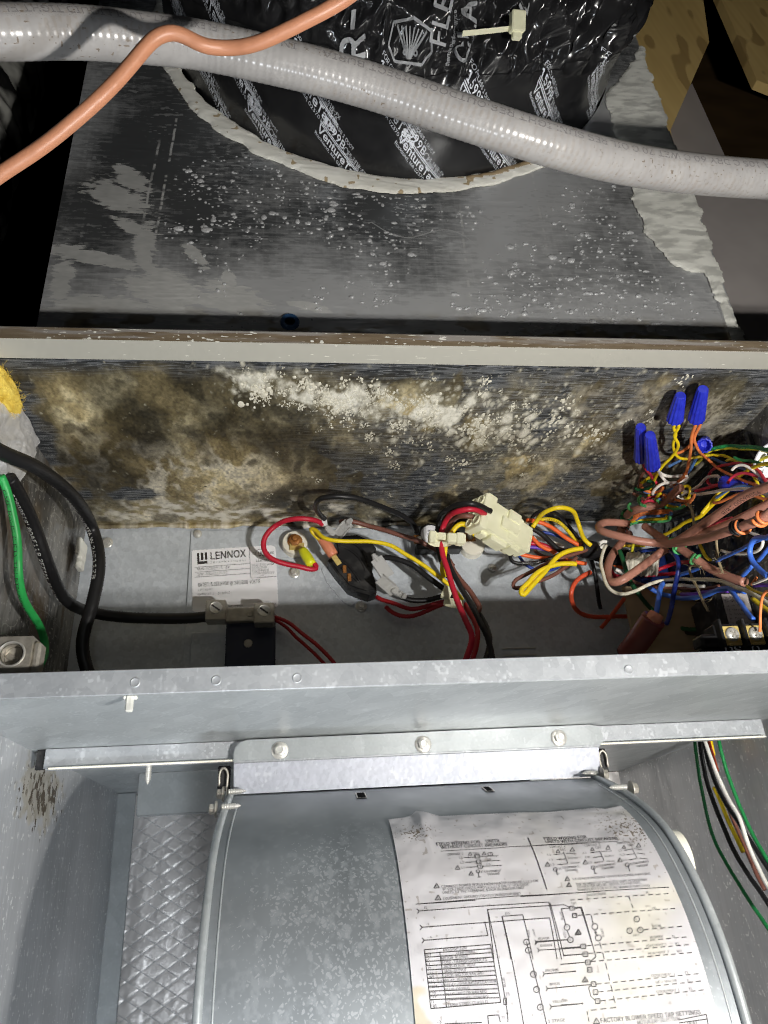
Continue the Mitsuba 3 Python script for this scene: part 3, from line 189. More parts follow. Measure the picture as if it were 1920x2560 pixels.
PLATE_TEXT = [["LENNOX",-9140,30440,-5550,30700,795,1],["I N T E R N A T I O N A L",-9120,29990,-5500,30220,191,0],["M/N: ECB29-5-6P",-10420,29250,-7160,29410,272,0],["S/N: 3015J12197",-10390,28670,-7380,28840,272,0],["RATED: 5.0/3.8 KW @ 240/208 VOLTS",-10270,27460,-4070,27760,402,0],["1 PH. 60 HZ",-10240,26990,-8810,27060,262,0],["AMPS:CKT.1 - 20.8/18.0",-10240,26540,-7020,26660,241,0],["MADE IN MEXICO",-7140,25260,-5660,25290,170,0],["393-490707-02",-4430,25330,-2480,25430,171,0],["LISTED",-4500,30090,-3220,30160,251,1],["HEATING AND",-4930,29620,-2700,29720,230,0],["COOLING",-4920,29310,-3420,29390,221,0],["EQUIPMENT",-4910,28990,-3150,29070,231,0],["ACCESSORIES",-4890,28690,-2630,28800,220,0],["29FF",-4120,28420,-3630,28460,201,0],["UL",-4270,30720,-3750,30750,511,1],["C",-4890,30890,-4660,30910,232,0],["US",-3250,30960,-2730,31000,251,1]]
PLATE_LINES = [[[-10700,29590],[-5140,29920]],[[-10650,29040],[-5110,29380]],[[-10630,28510],[-5070,28830]],[[-5260,31750],[-5000,28300],[-2440,28460]],[[-3630,30990],[-3640,30850],[-3690,30720],[-3760,30620],[-3860,30540],[-3970,30480],[-4100,30470],[-4220,30490],[-4340,30540],[-4440,30630],[-4510,30740],[-4560,30870],[-4580,31000],[-4570,31140],[-4520,31260],[-4450,31370],[-4350,31460],[-4240,31510],[-4110,31520],[-3990,31500],[-3870,31450],[-3770,31360],[-3690,31250],[-3640,31120],[-3630,30990]]]
PLATE_FILLS = [[[-10550,31160],[-10340,31180],[-10250,30230],[-9440,30280],[-9430,29990],[-10440,29920]],[[-10180,31200],[-9930,31220],[-9850,30400],[-10100,30390]],[[-9770,31240],[-9550,31260],[-9470,30420],[-9690,30400]]]
PLATE_OUTLINE = [[-11030,31350],[-10900,31440],[-2990,31900],[-2650,31760],[-2560,31220],[-2280,25540],[-2360,25220],[-10290,24850],[-10610,24980]]


# ------------------------------------------------------------------ materials
def bs(key, base, rough=.5, metal=0., spec=.5, bump=None, bscale=1., eps=5e-4, **more):
    d = {'type': 'principled', 'base_color': proc(base) if callable(base) else ({'type': 'rgb', 'value': list(base)} if not isinstance(base, dict) else base),
         'roughness': proc(rough) if callable(rough) else rough, 'metallic': metal, 'specular': spec, **more}
    if bump:
        d = {'type': 'bumpmap', 'tex': proc(bump, eps), 'scale': bscale, 'bsdf': d}
    scene[key] = {'type': 'twosided', 'bsdf': d}


def uvp(p):
    return p.x + .37 * p.y, p.z + .61 * p.y


def galv(c0, c1, s=170., speck=.5):
    def fn(p, n, uv):
        a, b = uvp(p)
        _, _, r = voronoi(a * s, b * s)
        g = fbm(a * 30, b * 30, 3.1, 3)
        f = noise(a * 700, b * 700, 1.7)
        w = smoothstep(.62, .86, noise(a * 620, b * 520, 9.2) * .6 + .4 * noise(a * 170, b * 140, 3.)) * speck
        return mix(mix(c0, c1, dr.clip(.35 * r + .65 * g + .25 * (f - .5), 0, 1)), (.66, .68, .70), w)
    return fn


bs('galv_steel', galv((.25, .265, .28), (.40, .415, .43), 170., .35), .45, .3)
bs('galv_deck', galv((.26, .28, .285), (.38, .40, .405), 90., .12), .38, .35)
bs('galv_back', galv((.36, .39, .42), (.58, .62, .66), 200., .35), .5, .15)
bs('lit_galv', galv((.28, .295, .335), (.47, .485, .54), 420., .3), .5, .25)  # paler copy of the galvanised steel: the strip's glare is in the colour
bs('zinc_screw', (.56, .55, .51), .3, .5)
bs('tin_plate', (.42, .42, .41), .35, .25)
bs('worn_zinc', lambda p, n, uv: mix((.28, .26, .22), (.52, .49, .43), fbm(p.x * 300, p.y * 300, p.z * 300, 3)), .4, .6)
bs('brass', lambda p, n, uv: mix((.50, .37, .11), (.76, .60, .22), fbm(p.x * 400, p.y * 400, p.z * 400, 2)), .35, .4)
bs('rust_copper', lambda p, n, uv: mix((.14, .05, .012), (.50, .21, .05), fbm(p.x * 500, p.y * 500, p.z * 500, 3)), .5, .45)
bs('pvc', {'type': 'mesh_attribute', 'name': 'vertex_color'}, .42, 0., .4, bump=lambda p, n, uv: fbm(p.x * 120, p.y * 120, p.z * 120, 2), bscale=.0006)
bs('white_print', (.62, .62, .60), .6)
bs('silver_print', (.72, .75, .80), .4, .1)
bs('dim_print', (.30, .31, .32), .5)
bs('dark_print', (.022, .02, .02), .6)
bs('faint_print', (.20, .19, .19), .6)
bs('black_plastic', lambda p, n, uv: mix((.008, .008, .009), (.03, .029, .028), smoothstep(.45, .8, fbm(p.x * 120, p.y * 120, p.z * 120, 3))), .45, 0., .4)
bs('blue_grommet', (.02, .06, .14), .4)
bs('void', (.004, .004, .004), .9, 0., .05)
bs('gloss_black', (.007, .007, .009), .15, 0., .6, bump=lambda p, n, uv: fbm(p.x * 60, p.y * 60, p.z * 60, 3), bscale=.006)
bs('blue_film', (.01, .02, .09), .15, 0., .6, bump=lambda p, n, uv: fbm(p.x * 60, p.y * 60, p.z * 60, 3), bscale=.006)
bs('blue_black_plastic', (.008, .012, .03), .45)
bs('nylon', lambda p, n, uv: mix((.70, .69, .46), (.86, .85, .64), fbm(p.x * 90, p.y * 90, p.z * 90, 2)), .35, 0., .5, flatness=.6)
bs('ceramic', (.74, .71, .60), .3)
bs('nut_blue', lambda p, n, uv: mix((.012, .02, .40), (.03, .045, .52), noise(p.x * 300, p.y * 300, p.z * 300)), .36, 0., .5)
bs('yellow_sleeve', (.70, .72, .02), .38)
bs('white_sticker', lambda p, n, uv: mix((.72, .72, .74), (.82, .82, .84), fbm(p.x * 60, p.y * 60, p.z * 60, 2)), .45)
bs('amber_plastic', {'type': 'rgb', 'value': [.62, .22, .12]}, .2, 0., .5, clearcoat=.6)
bs('shaded_pink_plastic', {'type': 'rgb', 'value': [.17, .035, .03]}, .18, 0., .5, clearcoat=.8)  # pink sleeve darkened: the shade it hangs in is put into the colour
bs('tan_board', lambda p, n, uv: mix((.26, .19, .11), (.36, .27, .16), fbm(p.x * 40, p.y * 40, p.z * 120, 3)), .6)
bs('foil', lambda p, n, uv: mix((.50, .50, .50), (.80, .80, .80), fbm(p.x * 60, p.y * 200, p.z * 60, 3)), .3, .3)
bs('glass_wool', lambda p, n, uv: mix((.55, .35, .03), (.85, .68, .16), fbm(p.x * 150, p.y * 150, p.z * 150, 3)), .9, 0., .1)


def paint_fn(p, n, uv):
    a = p.x
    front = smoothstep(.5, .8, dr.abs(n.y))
    d1 = fbm(a * 26, p.z * 300, p.y * 200, 4)
    low = smoothstep(.3515, .3445, p.z)
    dirt = smoothstep(.42, .70, d1 + .25 * low) * front
    chip = smoothstep(.84, .90, noise(a * 300, p.z * 900, p.y * 500)) * smoothstep(.4, .7, noise(a * 14, 2.2))
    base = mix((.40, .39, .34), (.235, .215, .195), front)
    base = mix(base, mix((.10, .065, .03), (.16, .12, .07), noise(a * 90, p.z * 500)), dirt * .85)
    sc = smoothstep(.76, .90, noise(a * 55, p.z * 150, p.y * 420)) * (1 - front) * smoothstep(.45, .6, noise(a * 9, 7.7))
    return mix(base, (.66, .65, .58), dr.maximum(chip, sc * .55))


bs('aged_paint', paint_fn, .45)


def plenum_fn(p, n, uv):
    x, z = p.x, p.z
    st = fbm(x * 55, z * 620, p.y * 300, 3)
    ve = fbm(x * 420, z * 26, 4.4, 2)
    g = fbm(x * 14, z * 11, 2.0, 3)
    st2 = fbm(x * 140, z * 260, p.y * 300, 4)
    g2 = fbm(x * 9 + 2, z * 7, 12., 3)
    c = mix((.13, .136, .14), (.74, .75, .755), dr.clip(.10 + smoothstep(.35, .75, st) * .20 + .24 * smoothstep(.3, .75, st2) + smoothstep(.45, .85, ve) * .10 + 1.2 * (g - .42) + 1.9 * (g2 - .44) + .8 * (x - .05) + .9 * smoothstep(.50, .44, z) * smoothstep(-.25, .0, x), 0, 1))  # cloudy glare and a glow to the right and low down, painted into the steel
    fl = smoothstep(.66, .80, noise(x * 210, z * 520, 3.3)) * smoothstep(.35, .6, noise(x * 30, z * 30, 8.))
    c = mix(c, (.60, .61, .61), fl * .6)
    # chalky smears of old mastic, each with a place and a slant of its own
    sm = mi.Float(0)
    for cx, cz, rx, rz, sl in ((-.165, .575, .030, .020, -.45), (-.150, .54, .018, .010, -.5), (-.125, .485, .022, .009, -.9), (-.118, .462, .040, .016, -.35), (-.070, .452, .035, .010, -.3),
                               (-.20, .475, .010, .034, .1), (-.175, .50, .05, .010, -.25), (-.155, .60, .02, .018, -.6), (-.135, .52, .012, .03, -.2), (-.11, .47, .03, .02, -.4), (-.16, .445, .05, .012, -.1), (-.05, .455, .03, .02, -.5), (-.10, .438, .035, .012, -.2), (.01, .45, .02, .005, -.2), (-.185, .438, .03, .009, 0.), (-.060, .478, .008, .012, -.6), (-.09, .505, .014, .012, -1.1), (-.105, .445, .014, .02, 0.)):
        u, v = x - cx, z - cz - sl * (x - cx)
        sm = dr.maximum(sm, dr.exp(-(dr.square(u / rx) + dr.square(v / rz))))
    tear = fbm(x * 90 + z * 60, z * 330, 5.5, 4)
    w = smoothstep(.40, .50, sm * .50 + tear * .66 - .12) * smoothstep(.03, .2, sm)
    c = mix(c, mix((.80, .81, .78), (1., 1., .97), fbm(x * 160, z * 330, 3., 3)), w)
    # two drawn down drip lines and scored creases
    for lx, k, lo, hi, s in ((-.139, .06, .44, .66, .9), (-.1255, .05, .44, .70, 1.), (.1565, .028, .45, .59, .55), (.2365, .010, .40, .66, .5), (.34, 0., .40, .60, .35)):
        d = dr.abs(x - lx - k * (z - .55) - .0007 * (noise(z * 160, lx * 50) - .5))
        br = smoothstep(.42, .70, .7 * noise(z * 330, lx * 90) + .45 * noise(z * 45, 3.))
        c = mix(c, (.9, .9, .88), s * br * smoothstep(.0016, .0005, d) * smoothstep(lo, lo + .02, z) * smoothstep(hi, hi - .02, z))
    # a long hair scratch
    t = dr.clip((x - .07) / .15, 0, 1)
    d = dr.abs(z - (.555 - .030 * t - .055 * t * t * t * t - .012 * dr.sin(t * 9)))
    c = mix(c, (.8, .8, .8), .6 * smoothstep(.0009, .0003, d) * smoothstep(.06, .075, x) * smoothstep(.225, .21, x))
    rust = smoothstep(.45, .66, fbm(x * 45, z * 90, 7., 3)) * smoothstep(.452, .425, z)
    return mix(c, mix((.12, .08, .035), (.46, .38, .20), noise(x * 120, z * 120)), rust * .8)


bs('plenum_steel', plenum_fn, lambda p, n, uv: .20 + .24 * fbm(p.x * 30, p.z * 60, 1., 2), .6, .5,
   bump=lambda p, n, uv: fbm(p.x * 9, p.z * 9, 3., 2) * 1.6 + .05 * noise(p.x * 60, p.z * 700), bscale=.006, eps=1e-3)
bs('mastic', lambda p, n, uv: mix(mix((.62, .61, .54), (.80, .79, .73), fbm(p.x * 80, p.z * 160, p.y * 80, 3)), (.30, .20, .07), smoothstep(.86, .92, noise(p.x * 220, p.z * 220, 4.)) * .8), .7, 0., .3)
bs('smeared_mastic', lambda p, n, uv: mix((.48, .48, .44), (.74, .74, .68), smoothstep(.3, .65, fbm(p.x * 60 - p.z * 40, p.z * 150, 6., 4))), .7, 0., .3)
bs('droplet', (.38, .385, .39), .12, 0., .9, clearcoat=1.)


COLONY = [(-.030, .050), (.005, .062), (.035, .070), (.084, .088), (.120, .086)]


def colony(x, y, mn, ex, sq):
    """closeness 0..1 to the line along which the white mould is densest"""
    d = None
    for (x0, y0), (x1, y1) in zip(COLONY[:-1], COLONY[1:]):
        L2 = (x1 - x0) ** 2 + (y1 - y0) ** 2
        t = ((x - x0) * (x1 - x0) + (y - y0) * (y1 - y0)) / L2
        t = mn(t)
        e = sq(x - x0 - t * (x1 - x0)) + sq(1.3 * (y - y0 - t * (y1 - y0)))
        d = e if d is None else (dr.minimum(d, e) if not isinstance(e, (float, np.ndarray)) else np.minimum(d, e))
    return ex(-d / .036 ** 2)


def mould_fn(p, n, uv):
    x, y = p.x, p.y
    wx, wy = fbm(x * 55, y * 55, 1., 2) - .5, fbm(x * 55, y * 55, 5., 2) - .5
    X, Y = x + .009 * wx, y + .009 * wy
    brush = fbm(x * 75, y * 700, 2., 3)
    grain = fbm(x * 480, y * 300, 12., 3)
    c = mix((.026, .029, .033), (.135, .142, .15), smoothstep(.34, .74, brush))
    c = mix(c, (.30, .31, .32), smoothstep(.74, .84, noise(x * 160, y * 1900, 7.)) * .6)
    big = fbm(X * 26, Y * 15, 3., 5)
    left = smoothstep(.13, -.05, x + .3 * (y - .12))
    lower = smoothstep(.13, .02, x) * 1.
    zone = smoothstep(.022, .050, y + .02 * wx) * smoothstep(-.222, -.196, x + .05 * wy)
    clean = smoothstep(.014, .005, dr.abs(y - .232 - .02 * wy)) * smoothstep(-.045, -.085, x + .3 * wx)
    bw = zone * (1 - clean) * dr.clip(smoothstep(.20, .42, big + .34 * left - .10), 0, 1)
    bw = dr.maximum(bw * dr.maximum(left, .25), zone * smoothstep(.50, .60, big + .05 * wx) * .9)
    m1, m2, m3 = fbm(X * 34, Y * 19, 11., 5), fbm(X * 74 + 3, Y * 42, 21., 4), fbm(X * 28, Y * 15, 31., 4)
    brown = mix((.075, .058, .026), (.20, .16, .082), smoothstep(.25, .72, m1))
    brown = mix(brown, (.40, .35, .22), smoothstep(.46, .74, m3 * .6 + m2 * .45) * .85)
    brown = mix(brown, (.33, .31, .26), smoothstep(.40, .62, m2) * smoothstep(.11, .18, y + .06 * wy) * smoothstep(.0, -.08, x) * .75)
    brown = mix(brown, (.040, .032, .016), smoothstep(.52, .68, m2 * .5 + fbm(X * 45, Y * 26, 41., 4) * .55) * .8)
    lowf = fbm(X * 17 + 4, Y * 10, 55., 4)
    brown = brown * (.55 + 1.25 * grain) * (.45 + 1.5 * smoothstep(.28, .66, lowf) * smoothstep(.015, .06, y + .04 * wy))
    c = mix(c, brown, bw)
    c = mix(c, (.012, .012, .008), smoothstep(.66, .72, fbm(X * 90, Y * 120, 91., 3)) * dr.exp(-dr.square((x + .085) / .02) - dr.square((y - .215) / .008)))
    cr = smoothstep(.240, .268, y + .06 * wx) * smoothstep(.12, .03, x + .3 * wy) * smoothstep(-.21, -.175, x + .3 * (y - .27))
    cw = smoothstep(.34, .60, fbm(X * 46, Y * 50, 41., 5)) * cr
    c = mix(c, mix((.30, .25, .14), (.80, .76, .66), smoothstep(.3, .65, fbm(x * 90, y * 120, 9., 4))), cw * .95)
    rr = smoothstep(.22, .35, x - .5 * wy) * smoothstep(.035, .075, y)
    c = mix(c, mix((.09, .075, .045), (.44, .40, .31), smoothstep(.3, .7, m2 * .6 + grain * .4)), rr * smoothstep(.28, .60, big) * .9)
    # white colonies: fuzzy spots, crowded along the line
    d = colony(x, y, lambda t: dr.clip(t, 0, 1), dr.exp, dr.square)
    ww = smoothstep(.49, .68, d * .26 + fbm(X * 100, Y * 58, 61., 4) * .46 + .34 * fbm(X * 34, Y * 22, 66., 3) - .02 + .1 * smoothstep(.06, -.02, y)) * smoothstep(.1, .4, d)
    f1, _, r1 = voronoi(X * 100, Y * 56)
    f2, _, r2 = voronoi(X * 220 + 7.3, Y * 125)
    dens = dr.clip(.75 * d + .75 * dr.exp(-dr.square((x - .18) / .095) - dr.square((y - .115) / .065)) + .22 * smoothstep(.0, .1, x), 0, 1)
    s1 = smoothstep(.60, .08, f1 + .55 * (1 - dens) + .55 * (r1 - .35) + .5 * (grain - .5))
    s2 = smoothstep(.60, .10, f2 + .60 * (1 - dens) + .60 * (r2 - .3) + .5 * (grain - .5))
    w = dr.maximum(dr.maximum(ww * .95, s1 * .85), s2 * .6)
    return mix(c, mix((.46, .43, .32), (.90, .87, .75), smoothstep(.2, .8, grain * .6 + w * .4)), w)


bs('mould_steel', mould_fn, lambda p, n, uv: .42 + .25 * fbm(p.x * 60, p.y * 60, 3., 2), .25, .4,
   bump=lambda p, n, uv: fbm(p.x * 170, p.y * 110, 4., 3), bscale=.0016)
bs('mould_fluff', lambda p, n, uv: mix((.40, .37, .27), (.78, .75, .64), fbm(p.x * 500, p.y * 500, p.z * 500, 3)), .95, 0., .05)


def wall_fn(p, n, uv):
    a, z = p.y, p.z
    s = fbm(a * 500, z * 22, p.x * 9, 3)
    w = fbm(a * 22, z * 12, 5., 3)
    c = mix((.31, .32, .33), (.48, .49, .505), dr.clip(.6 * s + .7 * w - .2, 0, 1))
    d1 = dr.abs(noise(a * 18 + z * 9, z * 16 - a * 6, 2.) - .5)
    c = mix(c, (.42, .43, .44), smoothstep(.012, .003, d1) * .35 * smoothstep(.3, .6, s))
    fl = smoothstep(.83, .90, noise(a * 520, z * 330, 6.))
    c = mix(c, (.70, .70, .69), fl * .7)
    sp = dr.exp(-dr.square((a - .195) / .055) - dr.square((z - .073) / .028)) * smoothstep(.1, -.1, p.x)
    r = smoothstep(.40, .55, sp * .45 + fbm(a * 170, z * 130, 4., 3) * .45)
    c = mix(c, mix((.30, .28, .23), (.42, .40, .36), noise(a * 200, z * 200)), r * smoothstep(.05, .3, sp))
    r2 = smoothstep(.56, .64, sp * .28 + fbm(a * 260, z * 170, 14., 3) * .66)
    return mix(c, (.045, .028, .010), r2 * smoothstep(.1, .4, sp) * .9)


bs('lined_wall', wall_fn, .32, .35, bump=lambda p, n, uv: fbm(p.y * 40, p.z * 30, p.x * 30, 3), bscale=.003)


def dark_wall_fn(p, n, uv):
    a, z = p.y, p.z
    s = fbm(a * 260, z * 60, 3., 3)
    c = mix((.07, .068, .065), (.27, .265, .25), smoothstep(.30, .75, s * .35 + .75 * fbm(a * 22, z * 20, 9., 3)))
    c = mix(c, (.42, .42, .38), smoothstep(.012, .002, dr.abs(noise(a * 30 + z * 14, z * 34, 2.) - .5)) * .5)
    c = mix(c, (.50, .49, .45), smoothstep(.82, .90, noise(a * 420, z * 420, 6.)) * .6)
    return mix(c, (.10, .065, .03), smoothstep(.55, .75, fbm(a * 30, z * 12, 17., 3)) * .8)


bs('dark_wall', dark_wall_fn, .3, .4, bump=lambda p, n, uv: fbm(p.y * 60, p.z * 60, p.x * 60, 3), bscale=.003)


def wrapper_fn(p, n, uv):
    x, s = uv.x, .09 - uv.y
    g = fbm(x * 40, s * 26, 2., 4)
    c = mix((.155, .17, .18), (.25, .268, .28), g)
    f1, _, r = voronoi(x * 420 + noise(x * 500, s * 500), s * 380 + noise(x * 500, s * 500, 4.))
    dens = dr.exp(-dr.square((x - .025) / .045) - dr.square((s + .055) / .05)) * 1.1 + .55 * smoothstep(-.02, -.14, s)
    w = smoothstep(.50, .30, f1 + .35 * (1 - r) + .45 * (1 - dr.clip(dens * 1.3, 0, 1))) * smoothstep(.3, .55, noise(x * 60, s * 45, 8.) + .2 * dens)
    w2 = smoothstep(.50, .80, fbm(x * 260, s * 220, 3., 4)) * dr.clip(dens, 0, 1)
    return mix(c, (.44, .46, .48), dr.maximum(w * .42, w2 * .32))


bs('wrapper_steel', wrapper_fn, lambda p, n, uv: .34 + .14 * noise(p.x * 40, p.y * 40, p.z * 40), .42)


def paper_fn(p, n, uv):
    x, y, z = p.x, p.y, p.z
    a = fbm(x * 40, y * 40 + z * 30, 2., 4)
    c = mix((.36, .35, .36), (.44, .43, .44), a)
    yl = smoothstep(.45, .75, fbm(x * 22, y * 30 + z * 22, 8., 3)) * smoothstep(.11, .20, x + .25 * (.02 - z))
    c = mix(c, (.44, .41, .26), yl * .4)
    m1 = dr.exp(-dr.square((x - .069) / .010) - dr.square((z - .024) / .0045))
    m2 = dr.exp(-dr.square((x - .198) / .016) - dr.square((z - .019) / .009))
    m3 = dr.exp(-dr.square((x - .056) / .0065) - dr.square((z + .069) / .02))
    k = smoothstep(.66, .74, fbm(x * 900, y * 700 + z * 500, 4., 2) + .22 * dr.maximum(m1, m2) - .10) * dr.minimum(1, 2 * dr.maximum(m1, m2))
    c = mix(c, (.10, .075, .05), k * .9)
    c = mix(c, (.36, .31, .22), smoothstep(.35, .7, m3 + .6 * (noise(x * 260, z * 200, 3.) - .5)) * .85)
    return mix(c, (.16, .13, .1), smoothstep(.90, .94, noise(x * 420, z * 330 + y * 300, 19.)) * .5)


bs('label_paper', paper_fn, .5, 0., .3, bump=lambda p, n, uv: fbm(p.x * 50, p.y * 50, p.z * 50, 3), bscale=.0035)


def conduit_fn(p, n, uv):
    u, v = uv.x, uv.y          # metres along, angle 0..1
    rib = .5 + .5 * dr.cos(u * 2 * math.pi / .0042)
    g = fbm(u * 120, v * 9, 2., 3)
    c = mix((.30, .29, .285), (.38, .37, .36), g)
    gr = smoothstep(.50, .80, noise(u * 420, v * 40, 4.) * .6 + rib * .42) * smoothstep(.35, .7, fbm(u * 14, v * 5, 6., 3))
    c = mix(c, (.26, .21, .16), gr * .3)
    return mix(c, (.12, .08, .04), smoothstep(.84, .93, noise(u * 620, v * 60, 9.)) * .7 * smoothstep(.4, .65, fbm(u * 16, v * 6, 16., 2)))


bs('conduit_pvc', conduit_fn, .22, 0., .5)
bs('black_film', lambda p, n, uv: mix((.006, .006, .007), (.022, .022, .023), fbm(p.x * 40, p.y * 40, p.z * 40, 3)), .16, 0., .6, bump=lambda p, n, uv: fbm(p.x * 22, p.y * 40, p.z * 22, 2), bscale=.006, eps=1e-3)
bs('black_tape', lambda p, n, uv: mix((.006, .006, .007), (.02, .02, .021), fbm(p.x * 60, p.y * 60, p.z * 60, 3)), .24, 0., .5, bump=lambda p, n, uv: fbm(p.x * 20, p.y * 26, p.z * 20, 2), bscale=.005, eps=1e-3)


def wood_fn(p, n, uv):
    g = fbm(p.x * 22 + p.z * 5, p.z * 3, p.y * 6, 3)
    r = fbm(p.x * 160 + p.z * 30, p.z * 9, 3., 3)
    c = mix((.58, .38, .12), (.88, .66, .28), dr.clip(.55 * g + .45 * r, 0, 1))
    return mix(c, (.20, .10, .03), smoothstep(.72, .85, noise(p.x * 60, p.z * 25, 4.)) * .5)


bs('pine_wood', wood_fn, .65)
bs('grey_board', lambda p, n, uv: mix((.34, .31, .30), (.42, .39, .37), fbm(p.x * 30, p.z * 30, p.y * 30, 3)), .8, 0., .2)
bs('dark_board', lambda p, n, uv: mix((.03, .018, .008), (.09, .055, .025), fbm(p.x * 12, p.z * 30, 2., 3)), .85, 0., .1)
bs('silver_film', lambda p, n, uv: mix((.012, .012, .012), (.50, .50, .46), smoothstep(.40, .75, fbm(p.x * 40 + p.z * 9, p.z * 60 - p.x * 40, p.y * 20, 3))), .3, .3)
bs('scrim_foil', lambda p, n, uv: mix((.60, .58, .57), (.80, .77, .75), fbm(p.x * 90, p.z * 30, 3., 3)), .36, .2)


# ------------------------------------------------------------------ building helpers
def numbered(name):
    k, i = name, 0
    while k in scene or k in labels or any(q.startswith(k + '__') for q in scene):
        i += 1
        k = f'{name}_{i:03d}'
    return k


def put(name, mesh, bsdf, smooth=30, parent=None, **more):
    key = numbered((parent + '__' if parent else '') + name)
    scene[key] = mikit.ply(mesh, bsdf, smooth, **more)
    return key


def thing(name, label, cat, group=None):
    key = numbered(name)
    labels[key] = {'label': label, 'category': cat}
    if group:
        labels[key]['group'] = group
    return key


def stuff(key, label=None, cat=None):
    labels.setdefault(key, {})['kind'] = 'stuff'
    if label:
        labels[key].update(label=label)
    if cat:
        labels[key].update(category=cat)


cat = trimesh.util.concatenate


def box(x0, x1, y0, y1, z0, z1, b=.0006):
    c, h = V([x0 + x1, y0 + y1, z0 + z1]) / 2, V([abs(x1 - x0), abs(y1 - y0), abs(z1 - z0)]) / 2
    b = min(b, h.min() * .6)
    pts = [[sx * (h[0] - (0 if k == 0 else b)), sy * (h[1] - (0 if k == 1 else b)), sz * (h[2] - (0 if k == 2 else b))] for k in range(3) for sx in (-1, 1) for sy in (-1, 1) for sz in (-1, 1)]
    return trimesh.convex.convex_hull(V(pts) + c)


def basis(d, ref=(0, 0, 1)):
    d = V(d, float); d /= np.linalg.norm(d)
    a = np.cross(ref, d)
    if np.linalg.norm(a) < 1e-3:
        a = np.cross([1, 0, 0], d)
    a /= np.linalg.norm(a)
    return a, np.cross(d, a), d


def orient(mesh, at, d, ref=(0, 0, 1)):
    """local z -> d, local x/y across"""
    m = mesh.copy(); a, b, d = basis(d, ref)
    m.vertices = m.vertices @ np.stack([a, b, d]) + V(at, float)
    return m


def frame(mesh, at, x, y, z):
    m = mesh.copy(); m.vertices = m.vertices @ np.stack([x, y, z]) + V(at, float)
    return m


def lathe(prof, n=28, flute=0, amp=0.):
    prof = V(prof, float); k = len(prof); a = np.arange(n) * 2 * math.pi / n
    r = prof[:, 0][:, None] * (1 + amp * np.cos(flute * a)[None, :] * (prof[:, 0] > 0)[:, None])
    v = np.stack([r * np.cos(a), r * np.sin(a), np.repeat(prof[:, 1][:, None], n, 1)], -1).reshape(-1, 3)
    i, j = np.meshgrid(np.arange(k - 1), np.arange(n), indexing='ij')
    q = np.stack([i * n + j, i * n + (j + 1) % n, (i + 1) * n + (j + 1) % n, (i + 1) * n + j], -1).reshape(-1, 4)
    m = trimesh.Trimesh(v, np.vstack([q[:, [0, 1, 2]], q[:, [0, 2, 3]]]), process=False)
    m.merge_vertices(); m.update_faces(m.nondegenerate_faces())
    return m


def spline(pts, step=.003):
    pts = V(pts, float)
    d = np.r_[0, np.cumsum(np.linalg.norm(np.diff(pts, axis=0), axis=1) ** .7)]
    cs = CubicSpline(d, pts) if len(pts) > 2 else (lambda t: pts[0] + (pts[-1] - pts[0]) * (np.asarray(t) / d[-1])[:, None])
    L = np.linalg.norm(np.diff(cs(np.linspace(0, d[-1], 200)), axis=0), axis=1).sum()
    return cs(np.linspace(0, d[-1], max(6, int(L / step))))


def sweep(p, r, sides=12, caps=True):
    p = V(p, float); n = len(p)
    t = np.gradient(p, axis=0); t /= np.linalg.norm(t, axis=1, keepdims=True)
    a = np.zeros_like(p)
    a0 = np.cross(t[0], [.3, -.5, .8]); a[0] = a0 / np.linalg.norm(a0)
    for i in range(1, n):
        q = a[i - 1] - t[i] * (a[i - 1] @ t[i]); a[i] = q / np.linalg.norm(q)
    b = np.cross(t, a); ang = np.arange(sides) * 2 * math.pi / sides
    r = np.broadcast_to(r, (n,))
    v = (p[:, None] + r[:, None, None] * (np.cos(ang)[None, :, None] * a[:, None] + np.sin(ang)[None, :, None] * b[:, None])).reshape(-1, 3)
    i, j = np.meshgrid(np.arange(n - 1), np.arange(sides), indexing='ij')
    q = np.stack([i * sides + j, i * sides + (j + 1) % sides, (i + 1) * sides + (j + 1) % sides, (i + 1) * sides + j], -1).reshape(-1, 4)
    f = np.vstack([q[:, [0, 1, 2]], q[:, [0, 2, 3]]])
    if caps:
        m = len(v); v = np.vstack([v, p[0], p[-1]]); j = np.arange(sides)
        f = np.vstack([f, np.stack([j * 0 + m, (j + 1) % sides, j], 1), np.stack([j * 0 + m + 1, (n - 1) * sides + j, (n - 1) * sides + (j + 1) % sides], 1)])
    return trimesh.Trimesh(v, f, process=False)


_TXT = {}


def glyphs(s, bold=False):
    if (s, bold) not in _TXT:
        m = meshkit.text_mesh(s, 1., .05, bold)
        n = m.face_normals[:, 2] > .5
        m = trimesh.Trimesh(m.vertices, m.faces[n], process=False); m.remove_unreferenced_vertices()
        v = V(m.vertices); v[:, 0] -= v[:, 0].min()
        _TXT[(s, bold)] = (v[:, :2], V(m.faces), v[:, 0].max())
    return _TXT[(s, bold)]


def flat_text(s, a, b, h, up, lift, to3, bold=False):
    """text from a to b (2-D), cap height h, up = 2-D unit vector maker, to3(points2d, lift) -> 3-D"""
    v, f, w = glyphs(s, bold); a, b = V(a, float), V(b, float); d = b - a; n = up(d / np.linalg.norm(d))
    q = a + v[:, :1] / w * d + v[:, 1:] * h * n
    return trimesh.Trimesh(to3(q, lift), f, process=False)


